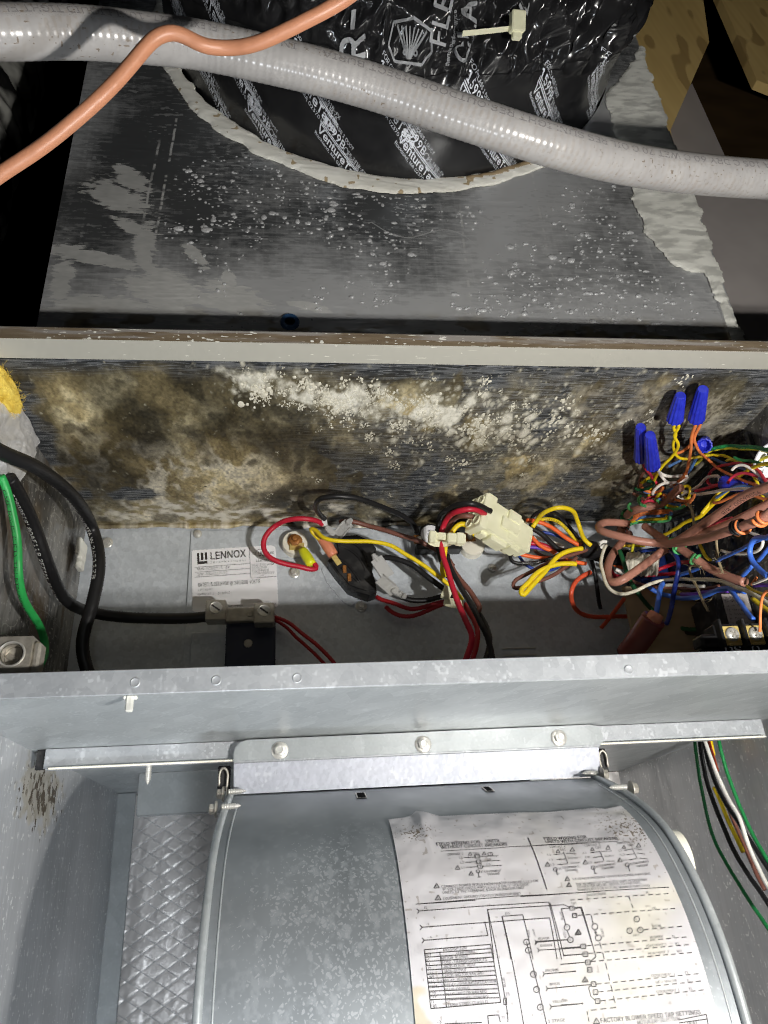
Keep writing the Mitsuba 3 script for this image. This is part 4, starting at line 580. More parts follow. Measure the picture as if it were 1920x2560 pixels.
def strip(pts, wd, lift, to3, seg=.004):
    """a drawn line as a thin ribbon in a 2-D sheet"""
    out = []
    for a, b in zip(V(pts, float)[:-1], V(pts, float)[1:]):
        L = np.linalg.norm(b - a)
        if L < 1e-6:
            continue
        n = max(1, int(L / seg)); t = np.linspace(0, 1, n + 1)[:, None]; d = (b - a) / L; o = V([-d[1], d[0]]) * wd / 2
        c = a + t * (b - a); v = to3(np.vstack([c + o, c - o]), lift); i = np.arange(n)
        out.append(trimesh.Trimesh(v, np.vstack([np.stack([i, i + 1, n + 2 + i], 1), np.stack([i, n + 2 + i, n + 1 + i], 1)]), process=False))
    return cat(out)


def tube_text(p, r, s, start, h, length, face, bold=False, flip=False):
    """lettering wrapped on a tube of centre line p, beginning at arc length start, centred on the side that faces the direction face"""
    d = np.r_[0, np.cumsum(np.linalg.norm(np.diff(p, axis=0), axis=1))]; v, f, w = glyphs(s, bold)
    k = length / w; u = start + v[:, 0] * k if not flip else start + length - v[:, 0] * k
    y = (v[:, 1] - .5) * h * (1 if not flip else -1)
    c = np.stack([np.interp(u, d, p[:, i]) for i in range(3)], 1)
    tt = np.gradient(p, axis=0); tt /= np.linalg.norm(tt, axis=1, keepdims=True)
    t = np.stack([np.interp(u, d, tt[:, i]) for i in range(3)], 1); t /= np.linalg.norm(t, axis=1, keepdims=True)
    n = V(face, float) - t * (t @ V(face, float))[:, None]; n /= np.linalg.norm(n, axis=1, keepdims=True); b = np.cross(n, t)
    a = y / r
    return trimesh.Trimesh(c + (r + .00015) * (np.cos(a)[:, None] * n + np.sin(a)[:, None] * b), f, process=False)


def sheet(X, Z, to3, mask=None):
    """grid sheet over 2-D axes; X, Z 1-D; to3(gx, gz) -> (n, m, 3)"""
    gx, gz = np.meshgrid(X, Z, indexing='ij'); v = to3(gx, gz); n, m = gx.shape
    i, j = np.meshgrid(np.arange(n - 1), np.arange(m - 1), indexing='ij'); q = np.stack([i * m + j, (i + 1) * m + j, (i + 1) * m + j + 1, i * m + j + 1], -1).reshape(-1, 4)
    if mask is not None:
        k = mask.reshape(-1); q = q[k[q].any(1)]
    t = trimesh.Trimesh(v.reshape(-1, 3), np.vstack([q[:, [0, 1, 2]], q[:, [0, 2, 3]]]), process=False); t.remove_unreferenced_vertices()
    return t


def smear(poly, plane_y, thick, step=.0016, jag=.006, seed=1, rough=.7):
    """a trowelled sheet of mastic on the plane y = plane_y, over an (x, z) outline with a ragged edge"""
    P_ = shapely.Polygon(poly); x0, z0, x1, z1 = P_.bounds
    X, Z = np.arange(x0 - .01, x1 + .01, step), np.arange(z0 - .01, z1 + .01, step); gx, gz = np.meshgrid(X, Z, indexing='ij')
    pt = shapely.points(gx.ravel(), gz.ravel()); d = (np.where(shapely.contains(P_, pt), 1, -1) * shapely.distance(P_.exterior, pt)).reshape(gx.shape)
    q = np.stack([gx * 48, gz * 70, gx * 0 + seed], -1)
    d = d + jag * 2 * (meshkit.fbm(q, 4, seed) - .5)
    ridge = meshkit.fbm(np.stack([gx * 70 + gz * 30, gz * 420 + gx * 60, gx * 0 + seed], -1), 4, seed + 3)
    h = thick * (1 - np.exp(-np.maximum(d, 0) / .003)) * (.45 + rough * (ridge - .5) + .5 * meshkit.fbm(np.stack([gx * 40, gz * 40, gx * 0 + seed], -1), 3, seed + 8)) - .0008 * (d < 0)
    return sheet(X, Z, lambda a, b: np.stack([a, plane_y - h, b], -1), d > 0)


def hexbolt(r=.0042, h=.003, washer=.0062):
    w = lathe([(0, 0), (washer, 0), (washer, .0008), (washer * .85, .0014), (r * .9, .0015)], 28)
    hx = trimesh.creation.cylinder(r, h, sections=6); hx.apply_translation([0, 0, .0014 + h / 2])
    tp = trimesh.convex.convex_hull(np.vstack([hx.vertices * [1, 1, 1], lathe([(r * .62, .0014 + h * 1.14), (r * .62, .0014 + h * 1.15)], 18).vertices]))
    dim = lathe([(0, .0014 + h * 1.17), (r * .45, .0014 + h * 1.17), (r * .55, .0014 + h * 1.2), (r * .62, .0014 + h * 1.14)], 20)
    return w, cat([tp, dim])


def threaded(L, r=.0022, tip=.004):
    z = np.linspace(0, L, 64); th = r * (.80 + .22 * np.abs(np.sin(z / .0016 * math.pi))); th *= np.clip((L - z) / tip, 0.05, 1) ** .7
    return lathe(np.vstack([[(0, 0)], np.stack([th, z], 1), [(0, L)]]), 14)


DOWNFRONT = V([.1, -.8, -.6])

# ------------------------------------------------------------------ the attic behind
key = put('attic_wall', box(-2.5, 2.5, 1.9, 1.95, -1.5, 3.5), 'dark_board'); labels[key] = {'kind': 'structure', 'label': 'dark boards at the back of the attic'}
X0 = .60


def slab(pts, y0, y1):
    m = trimesh.creation.extrude_polygon(shapely.Polygon(pts), y1 - y0, engine='earcut')
    m.vertices = np.stack([m.vertices[:, 0], y0 + m.vertices[:, 2], m.vertices[:, 1]], 1)
    m.merge_vertices(); m.fix_normals()
    return m


wd_ = thing('attic_rafter', 'pale yellow pine rafter slanting down behind the right of the plenum', 'rafter')
put('timber', slab([(.455, 1.30), (.650, 1.30), (.612, 1.088), (.502, .883), (.49, .80), (.425, .80), (.44, 1.0)], .20, .26), 'pine_wood', False, wd_)
wd_ = thing('attic_rafter', 'darker pine timber at the top right corner', 'rafter')
put('timber', slab([(.700, 1.35), (1.0, 1.35), (1.0, .88), (.700, 1.060)], .235, .25), 'pine_wood', False, wd_)
bd_ = thing('sheathing_board', 'grey brown triangular board behind the rafter on the right', 'panel')
put('board', slab([(.47, .80), (.64, .80), (.625, .885), (.615, 1.085), (.59, 1.06), (.50, .90)], .262, .272), 'grey_board', False, bd_)
bd_ = thing('sheathing_board', 'plain grey brown board below the conduit right of the plenum', 'panel')
put('board', slab([(.41, .30), (1.2, .30), (1.2, .79), (.41, .79)], .20, .215), 'grey_board', False, bd_)
bd_ = thing('sheathing_board', 'dark brown board right of the triangular one', 'panel')
put('board', slab([(.40, .69), (1.4, .69), (1.4, 1.6), (.40, 1.6)], .40, .415), 'dark_board', False, bd_)
fd = thing('flexible_duct', 'dark crinkled duct jacket at the far left edge', 'duct')
zz, aa = np.linspace(.42, 1.3, 160), np.linspace(0, 2 * math.pi, 97)
g1, g2 = np.meshgrid(zz, aa, indexing='ij'); rr = .11 + .012 * (1 - np.abs(2 * meshkit.fbm(np.stack([np.cos(g2) * 2.2, np.sin(g2) * 2.2 + g1 * 8, g1 * 22], -1), 4, 5) - 1)) + .004 * np.sin(g1 * 160)
put('jacket', sheet(zz, aa, lambda a, b: np.stack([-.475 + .10 * (a - .75) ** 2 + rr * np.cos(b), .24 + rr * np.sin(b), a], -1)), 'silver_film', True, fd)


# ------------------------------------------------------------------ supply plenum
plen = thing('supply_plenum', 'dark stained sheet metal plenum above the cabinet with white mastic and water droplets', 'duct plenum')
HC, HR = V([.108, .865]), .252
face = shapely.box(-.2135, .352, .4015, 1.15).difference(shapely.Point(*HC).buffer(HR, 64))
fm = trimesh.creation.extrude_polygon(face, .0015, engine='earcut')
fm.vertices = np.stack([fm.vertices[:, 0], .08 + fm.vertices[:, 2], fm.vertices[:, 1]], 1); fm.fix_normals()
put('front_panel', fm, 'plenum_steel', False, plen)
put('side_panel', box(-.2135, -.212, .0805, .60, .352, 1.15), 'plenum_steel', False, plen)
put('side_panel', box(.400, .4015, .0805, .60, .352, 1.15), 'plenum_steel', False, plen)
put('corner_seam', box(.3905, .4035, .0782, .0802, .353, .62, .001), 'plenum_steel', 30, plen)
sm = smear([(.3996, .8477), (.3694, .797), (.3417, .765), (.3401, .7224), (.3402, .69), (.3385, .62), (.338, .588), (.3405, .552), (.3466, .534), (.3608, .509), (.3766, .499), (.388, .503), (.391, .46), (.3945, .40), (.398, .36), (.4030, .36), (.4030, .56), (.4015, .70), (.402, .86)], .0772, .0016, jag=.0065, seed=4, rough=.6)
labels[put('mastic_strip', sm, 'smeared_mastic', True, plen)] = {'label': 'white mastic trowelled down the right corner of the plenum'}
ang = np.radians(np.linspace(172, 305, 60)); ro = .2620 + .008 * np.exp(-((np.degrees(ang) - 262) / 26) ** 2) + .004 * np.exp(-((np.degrees(ang) - 222) / 14) ** 2)
ring = [(HC[0] + r * math.cos(a), HC[1] + r * math.sin(a)) for a, r in zip(ang, ro)] + [(HC[0] + .2485 * math.cos(a), HC[1] + .2485 * math.sin(a)) for a in ang[::-1]]
labels[put('mastic_ring', smear(ring, .0785, .0042, step=.0010, jag=.0034, seed=9, rough=.35), 'mastic', True, plen)] = {'label': 'thick cream mastic round the lower left of the duct hole'}
ang = np.radians(np.linspace(283, 318, 24))
ring = [(HC[0] + .259 * math.cos(a), HC[1] + .259 * math.sin(a)) for a in ang] + [(HC[0] + .250 * math.cos(a), HC[1] + .250 * math.sin(a)) for a in ang[::-1]]
put('collar_lip', smear(ring, .0780, .005, jag=.002, seed=19), 'tan_board', True, plen)
# droplets: flattened beads hanging on the sheet
dome = trimesh.creation.icosphere(1, 1.); dv, df = V(dome.vertices), V(dome.faces); beads = []
while len(beads) < 1250:
    x, z = rng.uniform(-.12, .37), rng.uniform(.40, .64)
    if np.hypot(x - HC[0], z - HC[1]) < .275 or (x > .335 and z > .50):
        continue
    if meshkit.fbm(V([x * 14, z * 14, 3.]), 3, 5) < .42 + .12 * (x < .0) + .08 * rng.random():
        continue
    r = .00092 * rng.lognormal(0, .5)
    sc = V([r * rng.uniform(.8, 1.6), r * .45, r * rng.uniform(.7, 1.1)])
    beads.append(trimesh.Trimesh(dv * sc * (1 + .12 * rng.standard_normal((len(dv), 1))) + [x, .0797, z], df, process=False))
stuff(put('water_droplet', cat(beads), 'droplet', True, plen), 'beads of water over the plenum face')
put('grommet', orient(lathe([(.0045, -.004), (.0045, .0025), (.0075, .0030), (.0082, .0010), (.0082, -.002)], 24), [-.007, .0798, .4315], [0, -1, 0]), 'blue_grommet', 30, plen)
put('grommet_hole', orient(lathe([(0, .0004), (.0046, .0004)], 20), [-.007, .0798, .4315], [0, -1, 0]), 'void', False, plen)

# ------------------------------------------------------------------ flexible duct out of the plenum
dk = thing('flexible_duct', 'large black film covered flexible duct taped into the plenum hole', 'duct')
dc = V([(.108, .16, .865), (.108, .08, .865), (.109, .03, .872), (.112, -.02, .890), (.118, -.07, .925), (.124, -.10, .99), (.13, -.115, 1.08)])
_d = np.r_[0, np.cumsum(np.linalg.norm(np.diff(dc, axis=0), axis=1))]; DCS = CubicSpline(_d, dc)


def duct_pt(u, v, lift=0., wr=1.):
    """u metres from inside the hole outwards, v angle from the underside (to the right positive)"""
    u, v = np.broadcast_arrays(V(u, float), V(v, float)); c = DCS(u); t = DCS(u, 1); t = t / np.linalg.norm(t, axis=-1, keepdims=True)
    x = np.zeros_like(c); x[..., 0] = 1; x = x - t * (x * t).sum(-1, keepdims=True); x /= np.linalg.norm(x, axis=-1, keepdims=True); dn = np.cross(t, x) ; dn = np.where(dn[..., 2:] > 0, -dn, dn)
    q = np.stack([v * 3.2, u * 26, v * 0 + 2], -1)
    out = np.clip((u - .122 - .02 * (v < 0) * np.clip(-v, 0, 1)) / .015, 0, 1)
    f1, f2 = (meshkit.fbm(np.stack([v * a_ + u * b_, u * c_ - v * d_, v * 0 + e_], -1), 3, 3) for a_, b_, c_, d_, e_ in ((2.6, 30, 34, 8, 7), (6.5, -20, 22, -5, 3)))
    crease = 1 - np.minimum(np.abs(2 * f1 - 1), 1.3 * np.abs(2 * f2 - 1)) * 2.2
    rr = .2475 + .006 * np.clip((u - .08) / .05, 0, 1) + wr * (.010 * (meshkit.fbm(q, 3, 2) - .5) + out * (.026 * (crease - .6)))
    rr = rr + .010 * np.clip((u - .10) / .06, 0, 1) * np.exp(-((v - .9) / .5) ** 2)
    return c + (rr + lift)[..., None] * (np.sin(v)[..., None] * x + np.cos(v)[..., None] * dn)


def duct_sheet(u0, u1, v0, v1, nu, nv, lift=0.):
    return sheet(np.linspace(u0, u1, nu), np.linspace(v0, v1, nv), lambda a, b: duct_pt(a, b, lift))


put('jacket', duct_sheet(.0, .47, -2.2, 2.2, 300, 620), 'black_film', True, dk)
tape = sheet(np.linspace(.060, .136, 70), np.linspace(-1.7, 1.7, 300), lambda a, b: duct_pt(a - (a > .15) * .0 - .02 * (a - .06) / .125 * meshkit.fbm(np.stack([b * 3, b * 0, b * 0 + 4], -1), 3, 8), b, .0011))
put('tape_band', tape, 'black_tape', True, dk)


def duct_text(s, u0, v0, du, dv, h, bold, lift=.0016):
    """text from (u0,v0) along (du, dv metres)"""
    R = .25; a, b = V([u0, v0 * R]), V([u0 + du, v0 * R + dv])
    return flat_text(s, a, b, h, lambda d: V([d[1], -d[0]]), lift, lambda q, l: duct_pt(q[:, 0], q[:, 1] / R, l), bold)


def tape_unit(u, v, k=1.):
    du, dv = -.030 * k, .043 * k; L = math.hypot(du, dv); nu, nv = dv / L, -du / L; R = .25; o = lambda f, g: (u + du * f + nu * g * .00056, v + (dv * f + nv * g * .00056) / R)
    out = [duct_text('VentureTape', *o(0, 0), du, dv, .0050, True), duct_text('1599B', *o(.02, 14.5), du * .46, dv * .46, .0048, True), duct_text('UL 181B-FX', *o(.58, 17.5), du * .40, dv * .40, .0021, False),
           duct_text('Listed 80 UL', *o(.58, 13.5), du * .38, dv * .38, .0021, False), duct_text('FOR CLASS 1 DUCT', *o(.0, 25), du * .62, dv * .62, .0022, False), duct_text('Rockland, MA 02370 USA', *o(-.02, -6), du * .9, dv * .9, .0022, False)]
    for g in (10.2, 12.4):
        p, q = o(.0, g), o(1., g)
        out.append(strip([(p[0], p[1] * R), (q[0], q[1] * R)], .0007, .0016, lambda q_, l: duct_pt(q_[:, 0], q_[:, 1] / R, l)))
    for th in np.linspace(0, 2 * math.pi, 14)[:-1]:
        c = o(.53, 17); p, q = [(c[0] + .0022 * math.cos(t), c[1] * R + .0022 * math.sin(t)) for t in (th, th + .5)]
        out.append(strip([p, q], .0004, .0016, lambda q_, l: duct_pt(q_[:, 0], q_[:, 1] / R, l)))
    return cat(out)


units = []
for row, u in enumerate((.140, .110, .080)):
    for k in range(9):
        v = -1.25 + .315 * k + .13 * row + rng.uniform(-.02, .02); uu = u + rng.uniform(-.004, .004)
        if row == 0 and -.75 < v < 1.0:
            continue
        units.append(tape_unit(uu + .012, v, 1.02))
labels[put('tape_lettering', cat(units), 'silver_print', False, dk)] = {'label': 'repeated white maker print on the black tape'}
for t_, u, v, du, dv, h in (('CLASS', .134, .150, .034, .0, .013), ('FLEXIBLE', .139, .055, .045, .004, .013), ('R-4', .130, -.20, .030, -.004, .020), ('thermal Performance', .131, .085, .020, .0, .003), ('UL', .146, .30, .010, .006, .011)):
    put('jacket_lettering', duct_text(t_, u, v, du, dv, h, True, .0022), 'dim_print', False, dk)
# the fan shaped badge printed on the jacket
R = .25; c0 = V([.1385, -.055 * R]); sh = []
to = lambda q, l: duct_pt(q[:, 0], q[:, 1] / R, l)
outl = V([(-.024, -.018), (-.024, .018), (-.006, .028), (.018, .024), (.03, 0), (.018, -.024), (-.006, -.028), (-.024, -.018)]) * [.30, .62]
sh.append(strip(c0 + outl, .0012, .002, to))
for k in np.linspace(-.9, .9, 8):
    sh.append(strip(c0 + V([(-.018, .002 * k), (.020 - .004 * abs(k), .021 * k)]) * [.30, .62], .0011, .002, to))
sh.append(duct_text('aps', .1345, -.055 - .022, .0, .012, .005, True, .0024))
put('badge_print', cat(sh), 'dim_print', False, dk)
ztie = thing('zip_tie', 'pale translucent zip tie cinched round the black duct jacket at the top edge', 'zip tie')
hd = duct_pt(.150, .27, .016, 0.)
put('strap', sheet(np.linspace(.1470, .1490, 3), np.linspace(.10, .27, 60), lambda a, b: duct_pt(a + .02 * (b - .27), b, .0150, 0.)), 'nylon', True, ztie)
put('head', orient(cat([box(-.008, .008, -.006, .006, -.004, .005, .001), box(.006, .013, -.004, .004, -.003, .003, .001)]), hd, DOWNFRONT, (1, 0, 0)), 'nylon', 30, ztie)

# ------------------------------------------------------------------ air handler cabinet
ah = thing('air_handler', 'open grey steel air handler cabinet with mould stained control box and lined blower bay', 'air handler')
rail = shapely.Polygon([(0, .344), (.0215, .344), (.0215, .3465), (.16, .3465), (.16, .352), (.004, .356), (.0012, .3555), (0, .354)])
rail = rail.buffer(.0008).buffer(-.0008)
rm = trimesh.creation.extrude_polygon(rail, .86, engine='earcut'); rm.vertices = np.stack([rm.vertices[:, 2] - .36, rm.vertices[:, 0], rm.vertices[:, 1]], 1); rm.fix_normals()
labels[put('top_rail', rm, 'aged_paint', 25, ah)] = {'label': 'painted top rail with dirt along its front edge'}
ce = sheet(np.linspace(-.224, .405, 260), np.linspace(.0205, .302, 140), lambda a, b: np.stack([a, b, .3462 - .0006 * meshkit.fbm(np.stack([a * 60, b * 60, a * 0], -1), 3, 2)], -1))
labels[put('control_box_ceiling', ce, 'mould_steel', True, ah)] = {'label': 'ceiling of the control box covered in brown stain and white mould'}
spots, ico = [], trimesh.creation.icosphere(1, 1.); iv, jf = V(ico.vertices), V(ico.faces)
nc = 0
while nc < 210:
    x, y = rng.uniform(-.05, .36), rng.uniform(.03, .27)
    pr_ = .55 * float(colony(x, y, lambda t: min(max(t, 0.), 1.), np.exp, lambda v: v * v)) + .30 * np.exp(-((x - .185) / .075) ** 2 - ((y - .105) / .05) ** 2) + .01
    if rng.random() > pr_ or meshkit.fbm(V([x * 40, y * 40, 1.]), 3, 4) < .43:
        continue
    nc += 1; cr_ = .0015 * rng.lognormal(0, .5) * (1 + .5 * np.exp(-((x - .20) / .05) ** 2 - ((y - .09) / .03) ** 2))
    for _ in range(int(9 + 14 * rng.random())):
        o = rng.standard_normal(2) * cr_ * [1.1, 1.8]; r = cr_ * rng.uniform(.14, .36)
        v = iv * (1 + .35 * rng.standard_normal((len(iv), 1)) * .6) * [r * rng.uniform(.8, 1.3), r * rng.uniform(1.3, 2.4), r * .28]
        spots.append(trimesh.Trimesh(v + [x + o[0], y + o[1], .3458], jf, process=False))
stuff(put('mould_growth', cat(spots), 'mould_fluff', True, ah), 'fluffy white mould colonies on the ceiling')
bp = box(-.2215, .402, .3, .304, .0995, .3475)
ed_ = sheet(np.linspace(-.215, .30, 260), np.linspace(0, 1, 9), lambda a, b: np.stack([a, .2972 - .0015 * np.sin(b * math.pi), .3462 - b * (.0030 + .0085 * np.clip(meshkit.fbm(np.stack([a * 34, a * 0, a * 0 + 1], -1), 4, 3) - .25, 0, 1))], -1))
labels[put('liner_edge', ed_, 'mould_steel', True, ah)] = {'label': 'ragged mouldy lower edge of the stained ceiling liner'}
put('back_panel', bp, 'galv_back', False, ah)
labels[put('control_box_wall', sheet(np.linspace(.0, .3, 60), np.linspace(.0985, .347, 60), lambda a, b: np.stack([-.2195 - .0015 * meshkit.fbm(np.stack([a * 40, b * 40, a * 0], -1), 3, 1), a, b], -1)), 'dark_wall', True, ah)] = {'label': 'dirty foil faced left wall of the control box'}
put('control_box_wall', box(.4005, .404, .002, .3, .0985, .347), 'dark_wall', False, ah)
# deck with its front lip
deck = shapely.Polygon([(.0, .0982), (.155, .0982), (.155, .1012), (.022, .1012), (.022, .1122), (.0008, .1128), (0, .1120)])
dm = trimesh.creation.extrude_polygon(deck, .80, engine='earcut'); dm.vertices = np.stack([dm.vertices[:, 2] - .30, dm.vertices[:, 0], dm.vertices[:, 1]], 1); dm.fix_normals()
put('deck', dm, 'galv_deck', 25, ah)
lip = box(-.30, .50, -.0012, -.0002, .0985, .1124, .0003)
labels[put('deck_lip', lip, 'galv_steel', False, ah)] = {'label': 'punched galvanised front lip of the deck'}
for x, z in ((-.0909, .1048), (-.047, .1045), (-.0021, .1043), (.1934, .1028)):
    put('lip_dimple', orient(lathe([(0, .0004), (.0019, .0004), (.0023, .0007), (.0027, .0004), (.0029, -.0006)], 24), [x, -.0012, z], [0, -1, 0]), 'galv_steel', 40, ah)
put('floor_panel', box(-.22, .40, .1575, .47, .0985, .1002), 'galv_deck', False, ah)
han = cat([box(-.1835, .3685, .1552, .1568, .0842, .0980, .0004), box(-.180, .366, .150, .1568, .0828, .0838, .0003)])
put('hanger_strip', han, 'galv_steel', False, ah)
put('hanger_lip', box(-.178, .364, .1485, .1502, .0826, .0841, .0004), 'ceramic', 30, ah)
put('hanger_gap', box(-.190, -.1836, .158, .160, .084, .098, .0003), 'black_plastic', False, ah)
for x in (-.1095, .225):
    put('screw_tip', orient(threaded(.0135), [x, .1535, .0835], [0, 0, -1]), 'zinc_screw', 40, ah)
put('clip', cat([box(-.0955, -.0915, -.0005, .003, .0895, .0985, .0008), box(-.0972, -.0898, .0005, .004, .0965, .0985, .0006)]), 'smeared_mastic', 30, ah)
put('clip', cat([box(-.2165, -.2115, .262, .285, .298, .316, .001), box(-.2165, -.2105, .268, .280, .286, .300, .001)]), 'smeared_mastic', 30, ah)
wl = sheet(np.linspace(-.05, .445, 120), np.linspace(-.36, .0985, 110), lambda a, b: np.stack([-.195 + .0022 * (meshkit.fbm(np.stack([a * 18, b * 14, a * 0], -1), 3, 1) - .5), a, b], -1))
labels[put('blower_bay_wall', wl, 'lined_wall', True, ah)] = {'label': 'scuffed grey left wall of the blower bay with a rusty patch'}
put('blower_bay_wall', sheet(np.linspace(-.05, .475, 120), np.linspace(-.36, .0985, 110), lambda a, b: np.stack([.375 - .0022 * (meshkit.fbm(np.stack([a * 18, b * 14, a * 0], -1), 3, 6) - .5), a, b], -1)), 'lined_wall', True, ah)
put('rear_brace', cat([box(-.1455, .235, .301, .3025, .0625, .098, .0005), box(-.1455, .235, .3030, .315, .0622, .0635, .0004)]), 'galv_deck', False, ah)
put('wall_return', box(-.1965, -.1765, .4455, .4485, -.36, .098, .0006), 'galv_deck', False, ah)


def quilt(a, b):
    # scrim: crossing threads press a lozenge quilt into the foil
    u, v = a / .025 + b / .0155, a / .025 - b / .0155
    d = np.minimum(np.abs(u - np.round(u)), np.abs(v - np.round(v)))
    w = meshkit.fbm(np.stack([a * 90, b * 26, a * 0 + 2], -1), 3, 3)
    w2 = meshkit.fbm(np.stack([a * 260, b * 160, a * 0 + 2], -1), 2, 9)
    return np.stack([a, .4755 - .0005 * (1 - np.exp(-(d / .10) ** 2)) * (.2 + 1.5 * w) - .0016 * (w - .5) - .0006 * (w2 - .5), b], -1)


labels[put('foil_insulation', sheet(np.linspace(-.195, .375, 430), np.linspace(-.36, .0985, 340), quilt), 'scrim_foil', True, ah)] = {'label': 'quilted scrim foil insulation at the back of the blower bay'}
th = []
for s in (1, -1):
    for k in range(-36, 44):
        a = np.linspace(-.192, .372, 150); b = s * (a / .025 - k) * .0155; ok = (b > -.35) & (b < .078)
        if ok.sum() > 4:
            q = quilt(a[ok], b[ok]); q[:, 1] -= .0004; q[:, 1] += .0009 * (meshkit.noise(np.stack([a[ok] * 700, b[ok] * 700, a[ok] * 0], -1), 3) - .4)
            th.append(sweep(q, .00045, 5, False))
put('scrim_thread', cat(th), 'foil', True, ah)
fo = sheet(np.linspace(.002, .135, 80), np.linspace(.272, .345, 54), lambda a, b: np.stack([-.2155 + .007 * (meshkit.fbm(np.stack([a * 60, b * 80, a * 0], -1), 3, 11) - .45), a - .03 * (.345 - b) / .06, b], -1))
labels[put('foil_tape', fo, 'foil', False, ah)] = {'label': 'crumpled foil tape at the top of the left wall'}
wo = trimesh.creation.icosphere(4, 1.); wv = V(wo.vertices); wv = wv * (1 + .55 * (meshkit.fbm(wv * 3.2, 4, 3)[:, None] - .5)) * [.009, .030, .011] + [-.2165, .048, .337]
labels[put('glass_wool', trimesh.Trimesh(wv, wo.faces, process=False), 'glass_wool', True, ah)] = {'label': 'tuft of yellow glass wool in the upper left corner'}
fb = []
for _ in range(700):
    d = rng.standard_normal(3); d /= np.linalg.norm(d); c = V([-.2165, .048, .337]) + d * [.008, .027, .010]; e = rng.standard_normal(3) * .003 + d * .0025
    fb.append(sweep([c, c + e * .6 + rng.standard_normal(3) * .001, c + e], .00010, 3, False))
stuff(put('wool_fibre', cat(fb), 'glass_wool', True, ah), 'loose yellow fibres')

# ------------------------------------------------------------------ blower
bl = thing('blower_housing', 'grey curved blower housing hung from the deck with a wiring diagram stuck on it', 'blower')
prof = V([(.157, .060), (.110, .0455), (.075, .031), (.050, .0155), (.034, -.002), (.022, -.021), (.0125, -.045), (.007, -.075), (.005, -.10), (.008, -.14), (.02, -.18)])
_wd = np.r_[0, np.cumsum(np.hypot(*np.diff(prof, axis=0).T))]; WC = CubicSpline(_wd, prof)
WX0, WX1 = -.0503, .2205


def wrap(q, lift=0.):
    """(x, arc length) on the wrapper -> 3-D"""
    q = V(q, float); c, t = WC(q[..., 1]), WC(q[..., 1], 1); t = t / np.linalg.norm(t, axis=-1, keepdims=True)
    n = np.stack([-(-t[..., 1]), -t[..., 0]], -1)            # outward: towards -y / +z
    n = np.where((n[..., :1] * 1. > 0), -n, n)
    return np.stack([q[..., 0], c[..., 0] + n[..., 0] * lift, c[..., 1] + n[..., 1] * lift], -1)


put('wrapper', sheet(np.linspace(WX0, WX1, 40), np.linspace(0, _wd[-1], 120), lambda a, b: wrap(np.stack([a, b], -1))), 'wrapper_steel', True, bl, uv=np.stack([g.ravel() for g in np.meshgrid(np.linspace(WX0, WX1, 40), np.linspace(0, _wd[-1], 120), indexing='ij')], 1))
for x in (WX0, WX1):
    p = wrap(np.stack([np.full(90, x), np.linspace(.0, _wd[-1], 90)], -1), .0012)
    put('rim', sweep(p, np.interp(np.linspace(0, 1, 90), [0, .1, 1], [.0018, .0023, .0025]), 12), 'galv_deck', True, bl)
    p2 = wrap(np.stack([np.full(90, x + (.007 if x < 0 else -.007)), np.linspace(.03, _wd[-1], 90)], -1), .0)
    put('rim_crease', sweep(p2, .0006, 8), 'galv_deck', True, bl)
    sp = shapely.Polygon([tuple(r) for r in WC(np.linspace(0, _wd[-1], 60))] + [(.12, -.24), (.26, -.20), (.35, -.10), (.34, .0), (.25, .058)]).difference(shapely.Point(.19, -.10).buffer(.085, 32))
    side = trimesh.creation.extrude_polygon(sp, .0012, engine='earcut'); side.vertices = np.stack([side.vertices[:, 2] + x - .0006, side.vertices[:, 0], side.vertices[:, 1]], 1); side.fix_normals()
    put('side_plate', side, 'galv_deck', False, bl)
put('inlet_ring', orient(lathe([(.085, .0), (.078, .010), (.076, .014), (.080, .016), (.088, .004)], 48), [WX1, .19, -.10], [1, 0, 0]), 'worn_zinc', 40, bl)
mo = cat([orient(lathe([(.020, .0), (.020, .012), (.0185, .013), (.0165, .013), (.016, .0)], 40), [.2215, .070, -.002], [1, 0, -.05])])
labels[put('motor_band', mo, 'ceramic', 40, bl)] = {'label': 'pale band on the right side of the blower'}
put('motor_cap', orient(lathe([(0, .006), (.016, .006), (.016, .0)], 32), [.2215, .070, -.002], [1, 0, -.05]), 'black_plastic', 30, bl)
# hanging flange: rounded plate, bolts, turned down strip in a paler, lit tone
fl = shapely.Polygon([(-.0485, .0822), (-.0487, .0870), (-.0474, .0918), (-.0440, .0952), (-.0395, .0966), (.2215, .0972), (.2262, .0962), (.2292, .0932), (.2300, .0888), (.2292, .0846), (.2265, .0820)]).buffer(.0006).buffer(-.0002)
flm = trimesh.creation.extrude_polygon(fl, .0014, engine='earcut'); flm.vertices = np.stack([flm.vertices[:, 0], .1466 + flm.vertices[:, 2], flm.vertices[:, 1]], 1); flm.fix_normals()
put('flange', flm, 'galv_deck', False, bl)
put('flange_fold', sweep([[-.0486, .1474, .0818], [.0, .1474, .0818], [.1, .1474, .0818], [.2265, .1474, .0818]], .0011, 12), 'galv_steel', True, bl)
for x, z in ((-.0157, .0884), (.0903, .0882), (.1952, .0886)):
    w_, h_ = hexbolt()
    bk = put('bolt', orient(w_, [x, .1464, z], [0, -1, 0]), 'zinc_screw', 35, bl)
    put('hex_head', orient(h_, [x, .1464, z], [0, -1, 0], (.3, 0, 1)), 'zinc_screw', 20, bk)
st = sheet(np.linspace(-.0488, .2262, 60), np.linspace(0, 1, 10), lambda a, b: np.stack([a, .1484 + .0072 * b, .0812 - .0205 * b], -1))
labels[put('flange_strip', st, 'lit_galv', True, bl)] = {'label': 'galvanised strip turned down from the flange with its glare put into a paler colour'}
